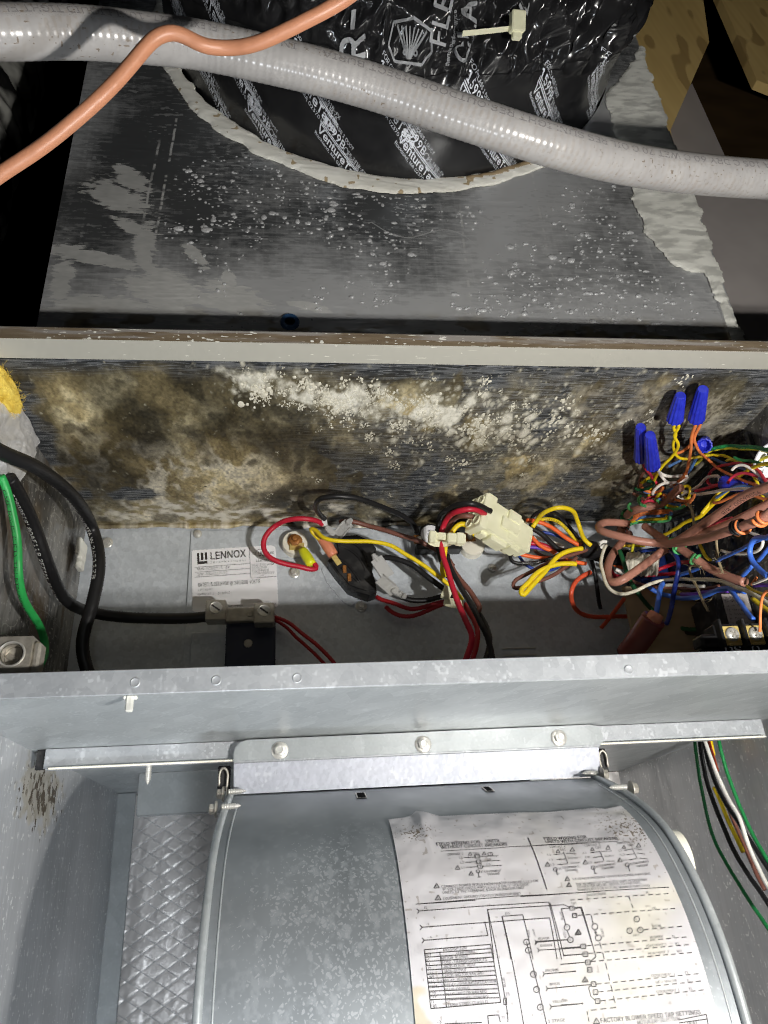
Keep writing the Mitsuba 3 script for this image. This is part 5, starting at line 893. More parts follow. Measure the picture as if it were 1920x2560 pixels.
for x in (-.0565, .2315):
    s_ = 1 if x > 0 else -1
    put('hook_slot', box(x - .0045, x + .0045, .1605, .1625, .064, .0815, .0008), 'black_plastic', 30, bl)
    hp = V([(x + s_ * .0015 * 0 - s_ * .003, .158, .061), (x - s_ * .003, .157, .072), (x - s_ * .0022, .1565, .0775), (x, .156, .0792), (x + s_ * .0024, .1565, .0772), (x + s_ * .003, .157, .071), (x + s_ * .0034, .158, .0672)])
    put('hook', sweep(spline(hp, .001), .0009, 8), 'worn_zinc', True, bl)
for (x0, x1, s0, s1) in ((.0382, .0445, .0160, .0335), (.1296, .1350, .0168, .0338)):
    bk = put('slot', sheet(np.linspace(x0, x1, 4), np.linspace(s0, s1, 10), lambda a, b: wrap(np.stack([a, b], -1), .0005)), 'void', True, bl)
    put('edge', strip([(x0, s0), (x0, s1), (x1, s1), (x1, s0), (x0, s0)], .0008, .0008, wrap), 'worn_zinc', False, bk)
for x, s, sg in ((-.0520, .0085, 1), (-.0520, .0535, 1), (.2225, .0060, -1), (.2225, .0560, -1)):
    p = wrap(V([x, s]), .0042)
    bk = put('side_screw', orient(threaded(.0125, .0020), p, [sg, .0, .02]), 'zinc_screw', 40, bl)
    w_, h_ = hexbolt(.0036, .003, .0052)
    put('head', orient(cat([w_, h_]), wrap(V([x - sg * .003, s]), .003), [-sg, 0, 0]), 'worn_zinc', 30, bk)
# the wiring diagram label
dg = thing('wiring_diagram_label', 'curled white paper wiring diagram stuck on the curved blower housing', 'label')
top, left = V(DIAGRAM_TOP) / 1e5, V(DIAGRAM_LEFT) / 1e5
S1 = _wd[-1] - .004


def lab_xy(a, b):
    # a 0..1 across, b 0..1 down; the top edge follows the torn and curled outline
    xl, xr = .0537, .2062
    x = xl + a * (xr - xl); s0 = np.interp(x, [.0537, .064, .072, .086, .112, .145, .169, .1885, .1935, .2062], [.0845, .0825, .0787, .0843, .0843, .0860, .0868, .0843, .0872, .0832])
    return np.stack([x, s0 + b * (S1 - s0)], -1)


def lab_lift(q):
    w = meshkit.fbm(np.stack([q[..., 0] * 45, q[..., 1] * 45, q[..., 0] * 0], -1), 3, 6)
    curl = .0030 * np.exp(-(((q[..., 0] - .0760) / .006) ** 2) - ((q[..., 1] - .088) / .014) ** 2)
    crease = .0012 * np.exp(-((q[..., 0] - .073 - .05 * (q[..., 1] - .1)) / .0018) ** 2) * np.clip((.135 - q[..., 1]) / .03, 0, 1)
    return .0006 + .0011 * w + curl + crease


def on_label(q, lift):
    q = V(q, float); return wrap(q, lift + lab_lift(q))


put('paper', sheet(np.linspace(0, 1, 110), np.linspace(0, 1, 120), lambda a, b: on_label(lab_xy(a, b), 0.)), 'label_paper', True, dg)
upl = lambda d: V([d[1], -d[0]])
tx = [flat_text(s, (a / 1e5, b / 1e5), (c / 1e5, d / 1e5), h / 1e5 * 1.12, upl, .00022, on_label, h > 150) for s, a, b, c, d, h in DIAGRAM_TEXT]
put('lettering', cat(tx), 'dark_print', False, dg)
ln = [strip(V(p) / 1e5, .00044, .0002, on_label) for p in DIAGRAM_LINES]
for (a, b) in [(p[i], p[i + 1]) for p in DIAGRAM_DASHES for i in range(len(p) - 1)]:
    a, b = V(a) / 1e5, V(b) / 1e5; L = np.linalg.norm(b - a); n = max(2, int(L / .0042))
    ln += [strip([a + (b - a) * k / n, a + (b - a) * (k + .62) / n], .00044, .0002, on_label) for k in range(n)]
for p in DIAGRAM_FILLS:
    p = V(p) / 1e5; ln.append(trimesh.Trimesh(on_label(p, .00024), [[0, i, i + 1] for i in range(1, len(p) - 1)], process=False))
put('diagram_lines', cat(ln), 'dark_print', False, dg)

# ------------------------------------------------------------------ heater plate and its parts (on the back panel)
hp = thing('heater_plate', 'galvanised electric heater plate screwed to the back of the control box', 'heater plate')
put('plate', box(-.113, .350, .2975, .2992, .104, .338, .0004), 'galv_back', False, hp)
for nm, d in (('s1', 0), ('s2', 0), ('s3', 0), ('s4', 0), ('s5', 0)):
    w_, h_ = hexbolt(.0042, .0028, .0058) if nm in ('s1', 's3', 's5') else (lathe([(0, 0), (.0046, 0), (.0046, .001), (.0038, .0026), (.0018, .0036), (0, .0038)], 24), box(-.0030, .0030, -.0006, .0006, .0034, .0040))
    put('screw', orient(cat([w_, h_]), V(A[nm]), [0, -1, 0]), 'zinc_screw', 30, hp)
for z in (.1945, .2015):
    put('embossed_slot', box(.2025, .238, .2955, .2975, z - .0007, z + .0007, .0006), 'zinc_screw', 30, hp)
put('tab', box(-.106, -.072, .294, .2965, .104, .2265, .0008), 'galv_back', False, hp)
for nm in ('so1', 'so2'):
    put('ceramic_post', orient(lathe([(0, .012), (.0085, .012), (.0125, .0115), (.0132, .010), (.0132, -.001)], 40), A[nm], [0, -1, 0]), 'ceramic', 40, hp)
w_, h_ = hexbolt(.0062, .005, .0078)
labels[put('post_bolt', orient(cat([w_, h_]), V(A['so1']) + [0, -.012, .0005], [0, -1, -.1]), 'rust_copper', 25, hp)] = {'label': 'rusty bolt in the left ceramic post'}
put('stud', orient(lathe([(0, .012), (.0024, .0115), (.0027, .0)], 18), V(A['so1']) + [0, -.012, .0005], [0, -1, -.1]), 'rust_copper', 30, hp)
put('lug_washer', orient(box(-.0075, .0075, -.004, .004, -.0005, .0006), V(A['so1']) + [.002, -.0135, -.006], [0, -1, 0]), 'brass', 30, hp)
a, b = V(A['sleeve0']), V(A['sleeve1'])
d = b - a
labels[put('terminal_sleeve', sweep([a, a + d * .15, a + d * .5, a + d * .85, b + d * .05], [.0040, .0048, .0054, .0052, .0048], 18), 'yellow_sleeve', True, hp)] = {'label': 'yellow sleeve on the wire end at the left post'}
# nameplate
npk = thing('nameplate', 'white rating label with black print on the heater plate', 'label')
to_p = lambda q, l: np.stack([q[:, 0], .2968 - l + 0 * q[:, 0], q[:, 1]], -1)
pm = trimesh.creation.extrude_polygon(shapely.Polygon(V(PLATE_OUTLINE) / 1e5).buffer(.001).buffer(-.0004), .0006, engine='earcut'); pm.vertices = np.stack([pm.vertices[:, 0], .2972 - pm.vertices[:, 2], pm.vertices[:, 1]], 1); pm.fix_normals()
put('card', pm, 'white_sticker', False, npk)
put('lettering', cat([flat_text(s, (a / 1e5, b / 1e5), (c / 1e5, d / 1e5), h / 1e5, lambda d: V([-d[1], d[0]]), .0004, to_p, bool(bo) or s.startswith('RATED')) for s, a, b, c, d, h, bo in PLATE_TEXT]), 'dark_print', False, npk)
put('ruled_lines', cat([strip(V(p) / 1e5, .0005, .0004, to_p) for p in PLATE_LINES]), 'dark_print', False, npk)
fm = []
for p in PLATE_FILLS:
    m = trimesh.creation.extrude_polygon(shapely.Polygon(V(p) / 1e5), .0001, engine='earcut'); m.vertices = np.stack([m.vertices[:, 0], .2964 - m.vertices[:, 2], m.vertices[:, 1]], 1); fm.append(m)
put('emblem', cat(fm), 'dark_print', False, npk)
# fuse block in the shade
fbk = thing('fuse_block', 'dark blue fuse block with two clamp lugs in the shade under the rating label', 'fuse block')
put('base', box(-.0715, -.0245, .280, .2965, .110, .2405, .0015), 'blue_black_plastic', 30, fbk)
put('link', box(-.072, -.044, .2725, .2795, .2295, .2435, .0008), 'worn_zinc', 30, fbk)
put('rivet', orient(lathe([(0, .001), (.0025, .001), (.0032, 0)], 18), [-.0485, .2725, .2365], [0, -1, 0]), 'worn_zinc', 30, fbk)
put('rivet', orient(lathe([(0, .001), (.0036, .001), (.0042, 0)], 18), [-.050, .280, .2095], [0, -1, 0]), 'worn_zinc', 30, fbk)
for x, z in ((-.080, .2385), (-.0345, .2345)):
    bk = put('lug', box(x - .0095, x + .0095, .262, .278, z - .0105, z + .0095, .0009), 'worn_zinc', 30, fbk)
    put('screw', orient(lathe([(0, .0002), (.0048, .0002), (.0056, .0008), (.0062, .0003), (.0064, -.001)], 28), [x, .262, z + .0015], [0, -1, 0]), 'zinc_screw', 40, bk)
    put('screw_slot', orient(box(-.0048, .0048, -.0007, .0007, .0, .0006), [x, .2617, z + .0015], [0, -1, 0], (.75, 0, 1)), 'dark_print', False, bk)
# relay
rl = thing('heater_relay', 'black moulded heater relay tilted on the heater plate behind the yellow wire', 'relay')
rp = V([(.0363, .3165), (.0451, .3191), (.0589, .3205), (.0730, .3133), (.0776, .3051), (.0755, .2917), (.0720, .2811), (.0750, .268), (.0757, .2577), (.0683, .2553), (.0564, .2593), (.0481, .2634), (.0365, .2791), (.0283, .2924), (.0346, .2976), (.0385, .3000)])


def ext(poly, y0, y1):
    m = trimesh.creation.extrude_polygon(shapely.Polygon(poly).buffer(.001).buffer(-.0006), y0 - y1, engine='earcut'); m.vertices = np.stack([m.vertices[:, 0], y0 - m.vertices[:, 2], m.vertices[:, 1]], 1); m.fix_normals()
    return m


rc = rp.mean(0)
put('body', cat([ext(rp, .2972, .276), ext(rc + (rp - rc) * .9, .277, .2735)]), 'black_plastic', 30, rl)
for k, q in enumerate(([(.040, .308), (.052, .302), (.060, .2935), (.066, .2800)], [(.050, .312), (.060, .306), (.066, .296), (.069, .284)], [(.036, .294), (.046, .288), (.054, .278), (.060, .268)], [(.0415, .2835), (.050, .276), (.058, .2675)])):
    put('rib', sweep(spline([(x, .2735, z) for x, z in q], .002), .0014, 8), 'black_plastic', True, rl)
put('bracket', ext([(.0225, .2915), (.030, .2985), (.046, .3000), (.066, .2700), (.052, .2500), (.043, .2560), (.028, .2760)], .2974, .2960), 'galv_back', False, rl)
for q in ((.049, .2745), (.0445, .2835)):
    put('contact', box(q[0] - .0018, q[0] + .0018, .2715, .2735, q[1] - .006, q[1] + .002, .0004), 'rust_copper', 30, rl)


def spade(at, x, y, L=.013, w=.0072, bend=True):
    x = V(x, float); x /= np.linalg.norm(x); y = V(y, float); y -= x * (x @ y); y /= np.linalg.norm(y); z = np.cross(x, y)
    m = [box(-L / 2, L / 2, -w / 2, w / 2, -.0005, .0005, .0003), box(-L / 2, L * .32, -w / 2 - .0002, -w / 2 + .0012, -.0002, .0022, .0004), box(-L / 2, L * .32, w / 2 - .0012, w / 2 + .0002, -.0002, .0022, .0004),
         box(-L * .05, L * .1, -w / 2, w / 2, .0005, .0012, .0003), box(L * .3, L * .75, -.0022, .0022, -.0010, .0024, .0009), box(L * .36, L * .62, -.0030, .0030, -.0004, .0030, .0007)]
    return frame(cat(m), at, x, y, z), frame(lathe([(0, .0008), (.0010, .0008), (.0010, .0004)], 12), at, x, y, z)


for k, (nm, x, y, s) in enumerate((('t1', (.6, -.3, .6), (-.7, 0, .6), 1.4), ('t2', (-.5, -.2, .75), (.7, 0, .5), 1.7), ('t3', (.55, -.1, -.6), (.7, 0, .55), 1.6), ('t4', (.75, -.1, -.5), (.5, 0, .8), .8), ('cr1', (-.1, -.5, .6), (.9, 0, .3), .7), ('cr2', (-.7, -.2, .7), (.6, 0, .7), .8))):
    m, h = spade(A[nm], x, y, .013 * s, .0078 * s)
    bk = put('spade_terminal', m, 'tin_plate', 30, rl)
    put('hole', h, 'dark_print', False, bk)
a = V(A['orgt'])
labels[put('crimp_sleeve', sweep([a + [-.012, 0, .016], a + [-.007, -.001, .009], a, a + [.005, 0, -.009]], [.003, .0042, .0058, .0052], 16), 'amber_plastic', True, rl)] = {'label': 'clear amber crimp sleeve'}
put('crimp_blade', orient(box(-.0028, .0028, -.0006, .0006, -.002, .009), a + [.006, 0, -.011], [.55, .1, -.85], (0, 1, 0)), 'brass', 30, rl)
# limit switch
ls = thing('limit_switch', 'round black limit switch with a white paper disc between the relay and the plug', 'limit switch')
put('cup', orient(lathe([(0, .012), (.0115, .012), (.0128, .0105), (.0128, -.004)], 40), V(A['lim']) + [0, .009, 0], [0, -1, .06]), 'black_plastic', 35, ls)
put('paper_disc', orient(lathe([(0, .0002), (.0108, .0002), (.0109, -.0002)], 40), V(A['lim']) + [0, -.0034, 0], [0, -1, .06]), 'white_sticker', 30, ls)
lt = lambda q, l: V(A['lim']) + np.stack([q[:, 0], -.0040 + 0 * q[:, 0], q[:, 1]], -1)
put('lettering', cat([flat_text(s, (.008, z), (-.004, z + .001), .0022, lambda d: V([-d[1], d[0]]), 0, lt) for s, z in (('L125F', .004), ('60T15', .000), ('3123', -.004))]), 'dark_print', False, ls)
put('bridge', cat([box(.1215, .1695, .281, .2965, .3060, .3130, .0008), box(.1530, .1690, .280, .296, .3125, .3265, .0008)]), 'black_plastic', 30, ls)
for x, z in ((.1655, .3185), (.1785, .3185), (.1245, .3165)):
    bk = put('terminal_plate', box(x - .006, x + .006, .2785, .2798, z - .005, z + .005, .0005), 'rust_copper', 30, ls)
    put('screw', orient(lathe([(0, .003), (.002, .0028), (.0034, .001), (.0036, 0)], 18), [x, .2785, z], [0, -1, 0]), 'worn_zinc', 35, bk)

# ------------------------------------------------------------------ nylon plug
pg = thing('nylon_plug', 'cream nylon multi pin plug held up by its wires in mid control box', 'plug')
px_ = V([.82, .48, -.31]); px_ /= np.linalg.norm(px_); py_ = V([.30, .05, .95]); py_ -= px_ * (px_ @ py_); py_ /= np.linalg.norm(py_); pz_ = np.cross(px_, py_)
if pz_[1] > 0:
    pz_ = -pz_
pc = V(A['plug']) + [-.005, 0, .002]
body = [box(-.026, .022, -.0175, .0165, -.010, .010, .0012), box(.004, .034, -.0150, .0140, -.0088, .0115, .002), box(-.030, -.022, -.0195, .0185, -.0112, .0112, .0008), box(.0, .015, .006, .0165, .009, .0135, .0008), box(-.006, .016, -.007, .0055, .010, .0130, .0010),
        box(-.024, -.012, .016, .0245, -.006, .006, .0008), box(-.013, -.004, .0165, .0205, -.004, .004, .0008), box(.006, .022, .0135, .0185, -.005, .008, .0010), box(-.012, .008, -.0225, -.0170, -.006, .008, .0009), box(.012, .024, -.0195, -.0145, -.005, .009, .0009), box(-.022, -.014, -.0215, -.0170, -.006, .004, .0006),
        box(.031, .036, -.013, .012, -.0075, .0095, .0012)]
put('body', frame(cat(body), pc, px_, py_, pz_), 'nylon', 30, pg)
for i in range(3):
    for j in range(2):
        c = [-.0302, -.0115 + .0115 * i, -.0052 + .0104 * j]
        bk = put('socket', frame(orient(lathe([(.0034, -.006), (.0036, .0014), (.0045, .0016), (.0047, .0)], 20), c, [-1, 0, 0]), pc, px_, py_, pz_), 'nylon', 40, pg)
        put('bore', frame(orient(lathe([(0, .0004), (.0034, .0004)], 18), c, [-1, 0, 0]), pc, px_, py_, pz_), 'nylon', False, bk)
zt = thing('zip_tie', 'cream nylon zip tie binding the red and black wires left of the plug', 'zip tie')
tc = V(A['tie'])
put('band', orient(lathe([(.0105, -.0035), (.0115, -.0032), (.0115, .0032), (.0105, .0035)], 32), tc, [.1, -.1, 1]), 'nylon', 40, zt)
put('head', orient(cat([box(-.021, -.004, -.004, .004, -.0045, .0045, .001), box(-.019, -.012, -.0052, .0052, -.0052, .0052, .001), box(.006, .0125, -.0032, .0032, -.0055, .0055, .001)]), tc + [0, -.011, -.003], [.1, -.1, 1], (0, -1, 0)), 'nylon', 30, zt)
zt = thing('wire_clip', 'cream nylon clip round the wire bundle low in the control box', 'clip')
put('band', orient(lathe([(.0085, -.003), (.0095, -.0028), (.0095, .0028), (.0085, .003)], 28), V(A['clip']) + [.004, .002, -.006], [.2, -.2, 1]), 'nylon', 40, zt)
put('head', orient(box(-.0045, .0045, -.006, .006, -.003, .004, .001), V(A['clip']) + [-.003, -.004, .002], [0, -1, 0], (.5, 0, 1)), 'nylon', 30, zt)

# ------------------------------------------------------------------ ground lug on the left of the lip
gl = thing('ground_lug', 'square aluminium ground lug with an open screw hole at the left end of the lip', 'lug')
lx, lz = A['lug'][0], A['lug'][2]
blk = shapely.box(-.0105, -.0125, .0105, .0105).difference(shapely.Point(0, 0).buffer(.0066, 32))
m = trimesh.creation.extrude_polygon(blk, .012, engine='earcut'); m.vertices = np.stack([m.vertices[:, 0] + lx, .014 + m.vertices[:, 2], m.vertices[:, 1] + lz], 1); m.fix_normals()
put('block', m, 'worn_zinc', 20, gl)
put('wing', box(lx + .0105, lx + .0150, .0155, .026, lz - .0115, lz + .0078, .0030), 'worn_zinc', 30, gl)
put('rim', orient(lathe([(.0064, -.002), (.0066, .0009), (.0074, .0012), (.0078, .0003)], 32), [lx, .014, lz], [0, -1, 0]), 'zinc_screw', 40, gl)
put('set_screw', orient(cat([lathe([(0, -.006), (.0058, -.006), (.0064, -.009)], 32), lathe([(.0060, -.006), (.0063, -.0045), (.0058, -.003), (.0063, -.0015), (.0058, 0)], 32), box(-.0045, .0045, -.003, .0005, -.0065, -.0045)]), [lx, .014, lz], [0, -1, 0], (.6, 0, 1)), 'worn_zinc', 30, gl)

# ------------------------------------------------------------------ right hand controls
near = lambda m: trimesh.Trimesh(V(m.vertices) * .92 + [0, -.0336, 0], m.faces, process=False)
tb = thing('terminal_strip', 'black screw terminal strip behind the front lip at the right edge', 'terminal strip')
put('base', near(cat([box(.291, .40, .086, .104, .122, .1385, .001), box(.3055, .40, .084, .100, .1385, .156, .001), box(.294, .309, .0845, .10, .139, .149, .002)])), 'black_plastic', 30, tb)
for x in (.3168, .3351, .3534):
    bk = put('terminal_plate', near(box(x - .0066, x + .0066, .0815, .0838, .1390, .1535, .0005)), 'brass', 30, tb)
    put('plate_foot', near(box(x - .0046, x + .0046, .0795, .0815, .1382, .1398, .0004)), 'brass', 30, tb)
    sc = orient(lathe([(0, .0026), (.0022, .0025), (.0044, .0018), (.0052, .0006), (.0053, 0)], 28), [x, .0812, .1468], [0, -1, -.1])
    put('screw', near(sc), 'zinc_screw', 40, bk)
    put('screw_slot', near(cat([orient(box(-.0032, .0032, -.0006, .0006, .0020, .0029), [x, .0812, .1468], [0, -1, -.1], (.8, 0, 1)), orient(box(-.0032, .0032, -.0006, .0006, .0020, .0029), [x, .0812, .1468], [0, -1, -.1], (-1, 0, .8))])), 'worn_zinc', False, bk)
for x in (.3075, .3260, .3443):
    put('barrier', near(box(x - .0011, x + .0011, .0775, .086, .137, .158, .0006)), 'black_plastic', 30, tb)
tt = lambda q, l: np.stack([q[:, 0], .0835 - .0005 + 0 * q[:, 0] + .0022, q[:, 1]], -1)
put('lettering', near(cat([flat_text(s, (x, .1332), (x + w, .1332), .0062, lambda d: V([-d[1], d[0]]), 0, tt, True) for s, x, w in (('DS', .3105, .013), ('O', .3315, .0062), ('R', .350, .006))])), 'silver_print', False, tb)
bd = thing('tan_board', 'tan insulating board standing behind the blue wires at the right', 'board')
put('board', box(.322, .40, .252, .256, .128, .250, .0008), 'tan_board', 30, bd)
for z in (.236, .240):
    put('stud', orient(lathe([(0, .016), (.0020, .016), (.0023, 0)], 16), [.352 if z > .238 else .372, .252, z], [0, -1, 0]), 'brass', 40, bd)
r2 = thing('control_relay', 'black boxed control relay with a grey printed label at the right edge', 'relay')
put('case', box(.366, .3995, .172, .215, .168, .2135, .0018), 'black_plastic', 30, r2)
put('printed_label', box(.3735, .398, .1705, .1718, .172, .2105, .0006), 'grey_board', 30, r2)
to_r = lambda q, l: np.stack([q[:, 0], .1702 + 0 * q[:, 0], q[:, 1]], -1)
put('lettering', cat([flat_text(s, (x, z), (x + w, z - .001), .0016, lambda d: V([-d[1], d[0]]), 0, to_r) for k, z in enumerate(np.linspace(.2065, .175, 9)) for s, x, w in (('24V', .3745, .003), (('COIL 50/60', 'RES 240V', 'FLA 120V', 'LRA 600V')[k % 4], .380, .010))]), 'dark_print', False, r2)
bx2 = thing('transformer', 'black transformer case deep behind the blue wires at the right', 'transformer')
put('case', box(.3925, .3999, .100, .296, .232, .338, .002), 'gloss_black', 30, bx2)
put('winding', box(.352, .3915, .278, .2970, .250, .300, .004), 'blue_film', 30, bx2)
wd = thing('round_sticker', 'round white sticker with black figures at the right edge above the wires', 'sticker')
sn = -FWD / np.linalg.norm(FWD); sc_ = V(A['stk']); sn = V([0, -.75, -.66]); sx, sy, _ = basis(sn, (0, 0, 1))
sx = V([1, 0, 0.]); sy = np.cross(sn, sx); sy = sy if sy[2] > 0 else -sy
put('disc', orient(lathe([(0, .0003), (.0180, .0003), (.0182, -.0010), (0, -.0012)], 48), sc_, sn), 'white_sticker', 30, wd)
ts = lambda q, l: sc_ + q[:, :1] * sx + q[:, 1:] * sy + sn * .0006
put('lettering', cat([flat_text('10 L', (.004, .0150), (-.0125, .0125), .0062, lambda d: V([-d[1], d[0]]), 0, ts, True), flat_text('201', (-.0095, -.008), (-.0105, .004), .0052, lambda d: V([-d[1], d[0]]), 0, ts)]), 'dark_print', False, wd)
cn = thing('strain_relief', 'white ribbed strain relief cone among the wires at the right', 'strain relief')
a, b = V(A['cone0']), V(A['cone1']); Lc = np.linalg.norm(b - a); z = np.linspace(0, Lc, 60); rr = np.interp(z, [0, Lc * .3, Lc], [.0105, .0125, .0090]) * (1 + .05 * np.sign(np.sin(z / .0024 * math.pi)))
put('cone', orient(lathe(np.vstack([[(0, 0)], np.stack([rr, z], 1), [(0, Lc)]]), 30), a, b - a), 'ceramic', 25, cn)
sp_ = thing('splice_sleeve', 'clear pink splice sleeve behind the lip with its shade put into a dark red colour', 'splice sleeve')
put('sleeve', sweep(spline([A['spl0'], list((V(A['spl0']) * .5 + V(A['spl1']) * .5)), A['spl1'], list((V(A['spl1']) + V(A['spl2'])) / 2), A['spl2']], .002), .0105, 20), 'shaded_pink_plastic', True, sp_)
put('neck', sweep([V(A['spl0']) + [.003, -.002, .004], V(A['spl0']), V(A['spl0']) + (V(A['spl1']) - V(A['spl0'])) * .25], [.0062, .0068, .0085], 18), 'amber_plastic', True, sp_)

# ------------------------------------------------------------------ wire nuts
NUT = [(0, .0235), (.0036, .0235), (.0043, .0229), (.0050, .0170), (.0062, .0050), (.0067, .0012), (.0067, .0002), (.0064, 0), (.0054, 0), (.0050, .004), (.003, .0075), (0, .008)]
for tip, base, lab in (('n1t', 'n1b', 'blue wire nut standing in front of its twin at the left of the group'), ('n1rt', 'n1rb', 'dark shaded blue wire nut half hidden behind the front left one'), ('n2t', 'n2b', 'blue wire nut on the twisted yellow pair'),
                       ('n3t', 'n3b', 'blue wire nut on the twisted orange pair, highest of all'), ('n4t', 'n4b', 'blue wire nut seen end on with its open mouth towards the viewer'), ('n5t', 'n5b', 'blue wire nut lying on its side with red and white wires in it')):
    a, b = V(A[tip]), V(A[base]); L = .0235
    sc = 1.0 if tip in ('n4t', 'n5t') else max(.75, np.linalg.norm(a - b) / L)
    pf = V(NUT) * [min(sc, 1.0), sc if tip not in ('n4t', 'n5t') else 1.]
    k = thing('wire_nut', lab, 'wire nut', 'blue wire nuts')
    pr2 = np.vstack([pf[:5], pf[5:]])
    put('shell', orient(lathe(pf, 120, 12, .045), b, a - b), 'nut_blue', 40, k)

# ------------------------------------------------------------------ wires
COL = dict(blk=(.011, .011, .012), grn=(.025, .33, .075), red=(.46, .014, .035), brn=(.165, .066, .048), yel=(.74, .55, .012), dred=(.36, .014, .018), org=(.76, .13, .03), blu=(.02, .05, .27), bl2=(.055, .16, .62), dbl=(.015, .03, .2), wht=(.76, .74, .68),
           crm=(.70, .66, .52), pur=(.14, .05, .40), ror=(.62, .085, .035), sal=(.40, .185, .135), tor=(.72, .21, .065), tbl=(.085, .19, .43), trd=(.56, .035, .07), twh=(.80, .75, .69), gn2=(.015, .20, .055), dgn=(.008, .075, .026), ylg=(.60, .56, .035),
           cop=(.46, .205, .115), con=(.42, .40, .40), twn=(.30, .24, .14), lgn=(.09, .42, .14))


def pvc(mesh, col, key=None):
    c = V(COL[col]); v = V(mesh.vertices)
    d = meshkit.fbm(v * 180, 3, 4)[:, None]
    return np.clip(c * (.94 + .12 * d), 0, 1)


def coil(p, s0, s1, turns, rad, r, col, parent, phase=0.):
    d = np.r_[0, np.cumsum(np.linalg.norm(np.diff(p, axis=0), axis=1))]; n = int(26 * turns); s = np.linspace(s0, s1, n)
    c = np.stack([np.interp(s, d, p[:, i]) for i in range(3)], 1); t = np.gradient(c, axis=0); t /= np.linalg.norm(t, axis=1, keepdims=True)
    a = np.cross(t, [.2, .3, .9]); a /= np.linalg.norm(a, axis=1, keepdims=True); b = np.cross(t, a); th = np.linspace(0, turns * 2 * math.pi, n) + phase
    q = c + (rad * (1 + .06 * np.sin(th * .7 + phase)))[:, None] * (np.cos(th)[:, None] * a + np.sin(th)[:, None] * b)
    m = sweep(q, r, 8)
    put('conductor_wrap', m, 'pvc', True, parent, color=pvc(m, col))


CATS = dict(harness_sleeve='sleeve', twine='twine', conduit='conduit', copper_cable='cable', thermostat_cable='cable')
PATH = {}
for name, col, r, q, lab in WIRES:
    if name == 'fan_wrap':
        continue
    q = V(q, float) / 1e4; r = r / 1e4
    big = name in ('conduit', 'copper_cable', 'thermostat_cable', 'power_wire')
    p = spline(q, .0022 if big else .003)
    k = thing(name, lab, CATS.get(name, 'wire'))
    PATH[lab] = (k, p, r)
    if name == 'conduit':
        d = np.r_[0, np.cumsum(np.linalg.norm(np.diff(p, axis=0), axis=1))]; n = int(d[-1] / .0007); s = np.linspace(0, d[-1], n); pp = np.stack([np.interp(s, d, p[:, i]) for i in range(3)], 1)
        for _ in range(3):
            pp[1:-1] = (pp[:-2] + 2 * pp[1:-1] + pp[2:]) / 4
        sd = 48; m = sweep(pp, r * (1 + .006 * np.cos(s * 2 * math.pi / .0042)), sd, False)
        uv = np.stack([np.repeat(s, sd), np.tile(np.arange(sd) / sd, n)], 1)
        put('tube', m, 'conduit_pvc', True, k, uv=uv)
        f = V([-.2, -.55, -.75])
        tx = []
        tx.append(tube_text(pp, r, 'FLEXI - CSA 105 C DRY 60 C WET 70 C OIL RES SUNLIGHT RES OUTDOOR DIRECT BURIAL - IN: UG', .17, .0048, .41, V([.1, -.98, -.15]), False, True))
        tx.append(tube_text(pp, r, 'FLEXI HS127-10NI LIQUID TIGHT FLEXIBLE', .01, .0048, .14, V([.1, -.98, -.15]), False, True))
        put('lettering', cat(tx), 'faint_print', False, k)
        continue
    if name == 'twine':
        ms = []
        for j in range(3):
            th = np.linspace(0, len(p) * .55, len(p)) + j * 2.1
            ms.append(sweep(p + r * .55 * np.stack([np.cos(th), np.sin(th), np.sin(th * 1.3)], 1) + rng.standard_normal(p.shape) * r * .12, r * .62, 7))
        for _ in range(26):
            i = rng.integers(0, len(p)); c = p[i]; e = rng.standard_normal(3) * .003
            ms.append(sweep([c, c + e * .6, c + e + rng.standard_normal(3) * .001], .00016, 3, False))
        m = cat(ms)
    else:
        if not big and name != 'ground_wire':   # a hand bent wire is never quite smooth
            p = p + .0006 * np.stack([meshkit.fbm(p * 55, 2, 11 + i) - .5 for i in range(3)], 1) * 2
        m = sweep(p, r, 20 if big else 12)
    put('insulation' if name != 'twine' else 'strand', m, 'pvc', True, k, color=pvc(m, col))


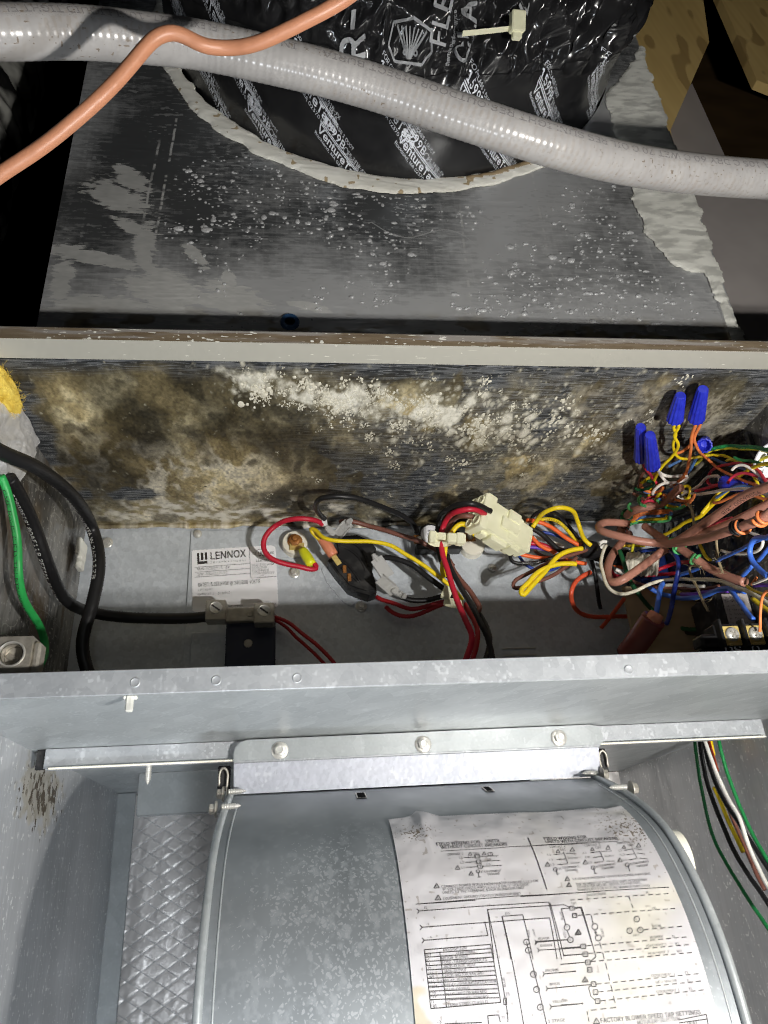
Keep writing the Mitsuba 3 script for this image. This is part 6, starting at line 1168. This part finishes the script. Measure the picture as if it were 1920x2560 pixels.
def find(s):
    return next(v for l, v in PATH.items() if s in l)


def wire_print(s, txt, start, h, length, face, bsdf='white_print', flip=False):
    k, p, r = find(s); put('lettering', tube_text(p, r, txt, start, h, length, V(face, float), False, flip), bsdf, False, k)


wire_print('ending in the left lug', "37802518' 80AF118 2FF320L 22L017A W 2/11", .012, .0036, .145, (-.35, -.85, -.40))
wire_print('arching over the left wall', '0011C80 0041F10L 333302L 2240034 W 24F112B', .03, .0034, .20, (-.40, -.80, -.45))
wire_print('bright green ground', 'CME RoHS (LE1) TELEIN NONMETALLIC', .01, .0026, .125, (-.3, -.8, -.3), 'dark_print')
wire_print('tight hairpin', '95066500 18/8', .02, .0034, .05, (-.3, -.8, -.6), 'dark_print')
wire_print('tight hairpin', '(UL) E 10002', .115, .003, .035, (.4, -.8, -.2), 'dark_print')
wire_print('printed yellow', '18AWG 600V 105C', .008, .0018, .03, (0, -.8, -.6), 'dark_print')
wire_print('printed black wire looping', 'E10002 12AWG 600V', .02, .0018, .03, (0, -.8, -.6))
for s, segs in (('sweeping across the front', ((.035, .045, 2.6, 'tor', 0.), (.036, .046, 2.6, 'blk', 2.), (.012, .018, 1.3, 'tor', 1.))), ('to the terminal strip', ((.058, .066, 2.2, 'lgn', 0.), (.061, .069, 2.2, 'tor', 1.), (.066, .074, 2.2, 'blk', 2.), (.078, .081, 1.1, 'lgn', 0.), (.098, .101, 1.1, 'lgn', 0.))),
                ('wrapped with thin', ((.006, .022, 3.4, 'brn', 0.), (.010, .026, 3.2, 'blk', 1.3), (.016, .030, 2.6, 'lgn', 2.4), (.020, .034, 2.8, 'dgn', .6)))):
    k, p, r = find(s)
    for s0, s1, t, c, ph in segs:
        coil(p, s0, s1, t, r + .0013, .0012, c, k, ph)
kk = find('wrapped with thin')[0]
for name, col, r, q, lab in WIRES:
    if name == 'fan_wrap':
        m = sweep(spline(V(q, float) / 1e4, .002), r / 1e4, 9); put('conductor_wrap', m, 'pvc', True, kk, color=pvc(m, col))
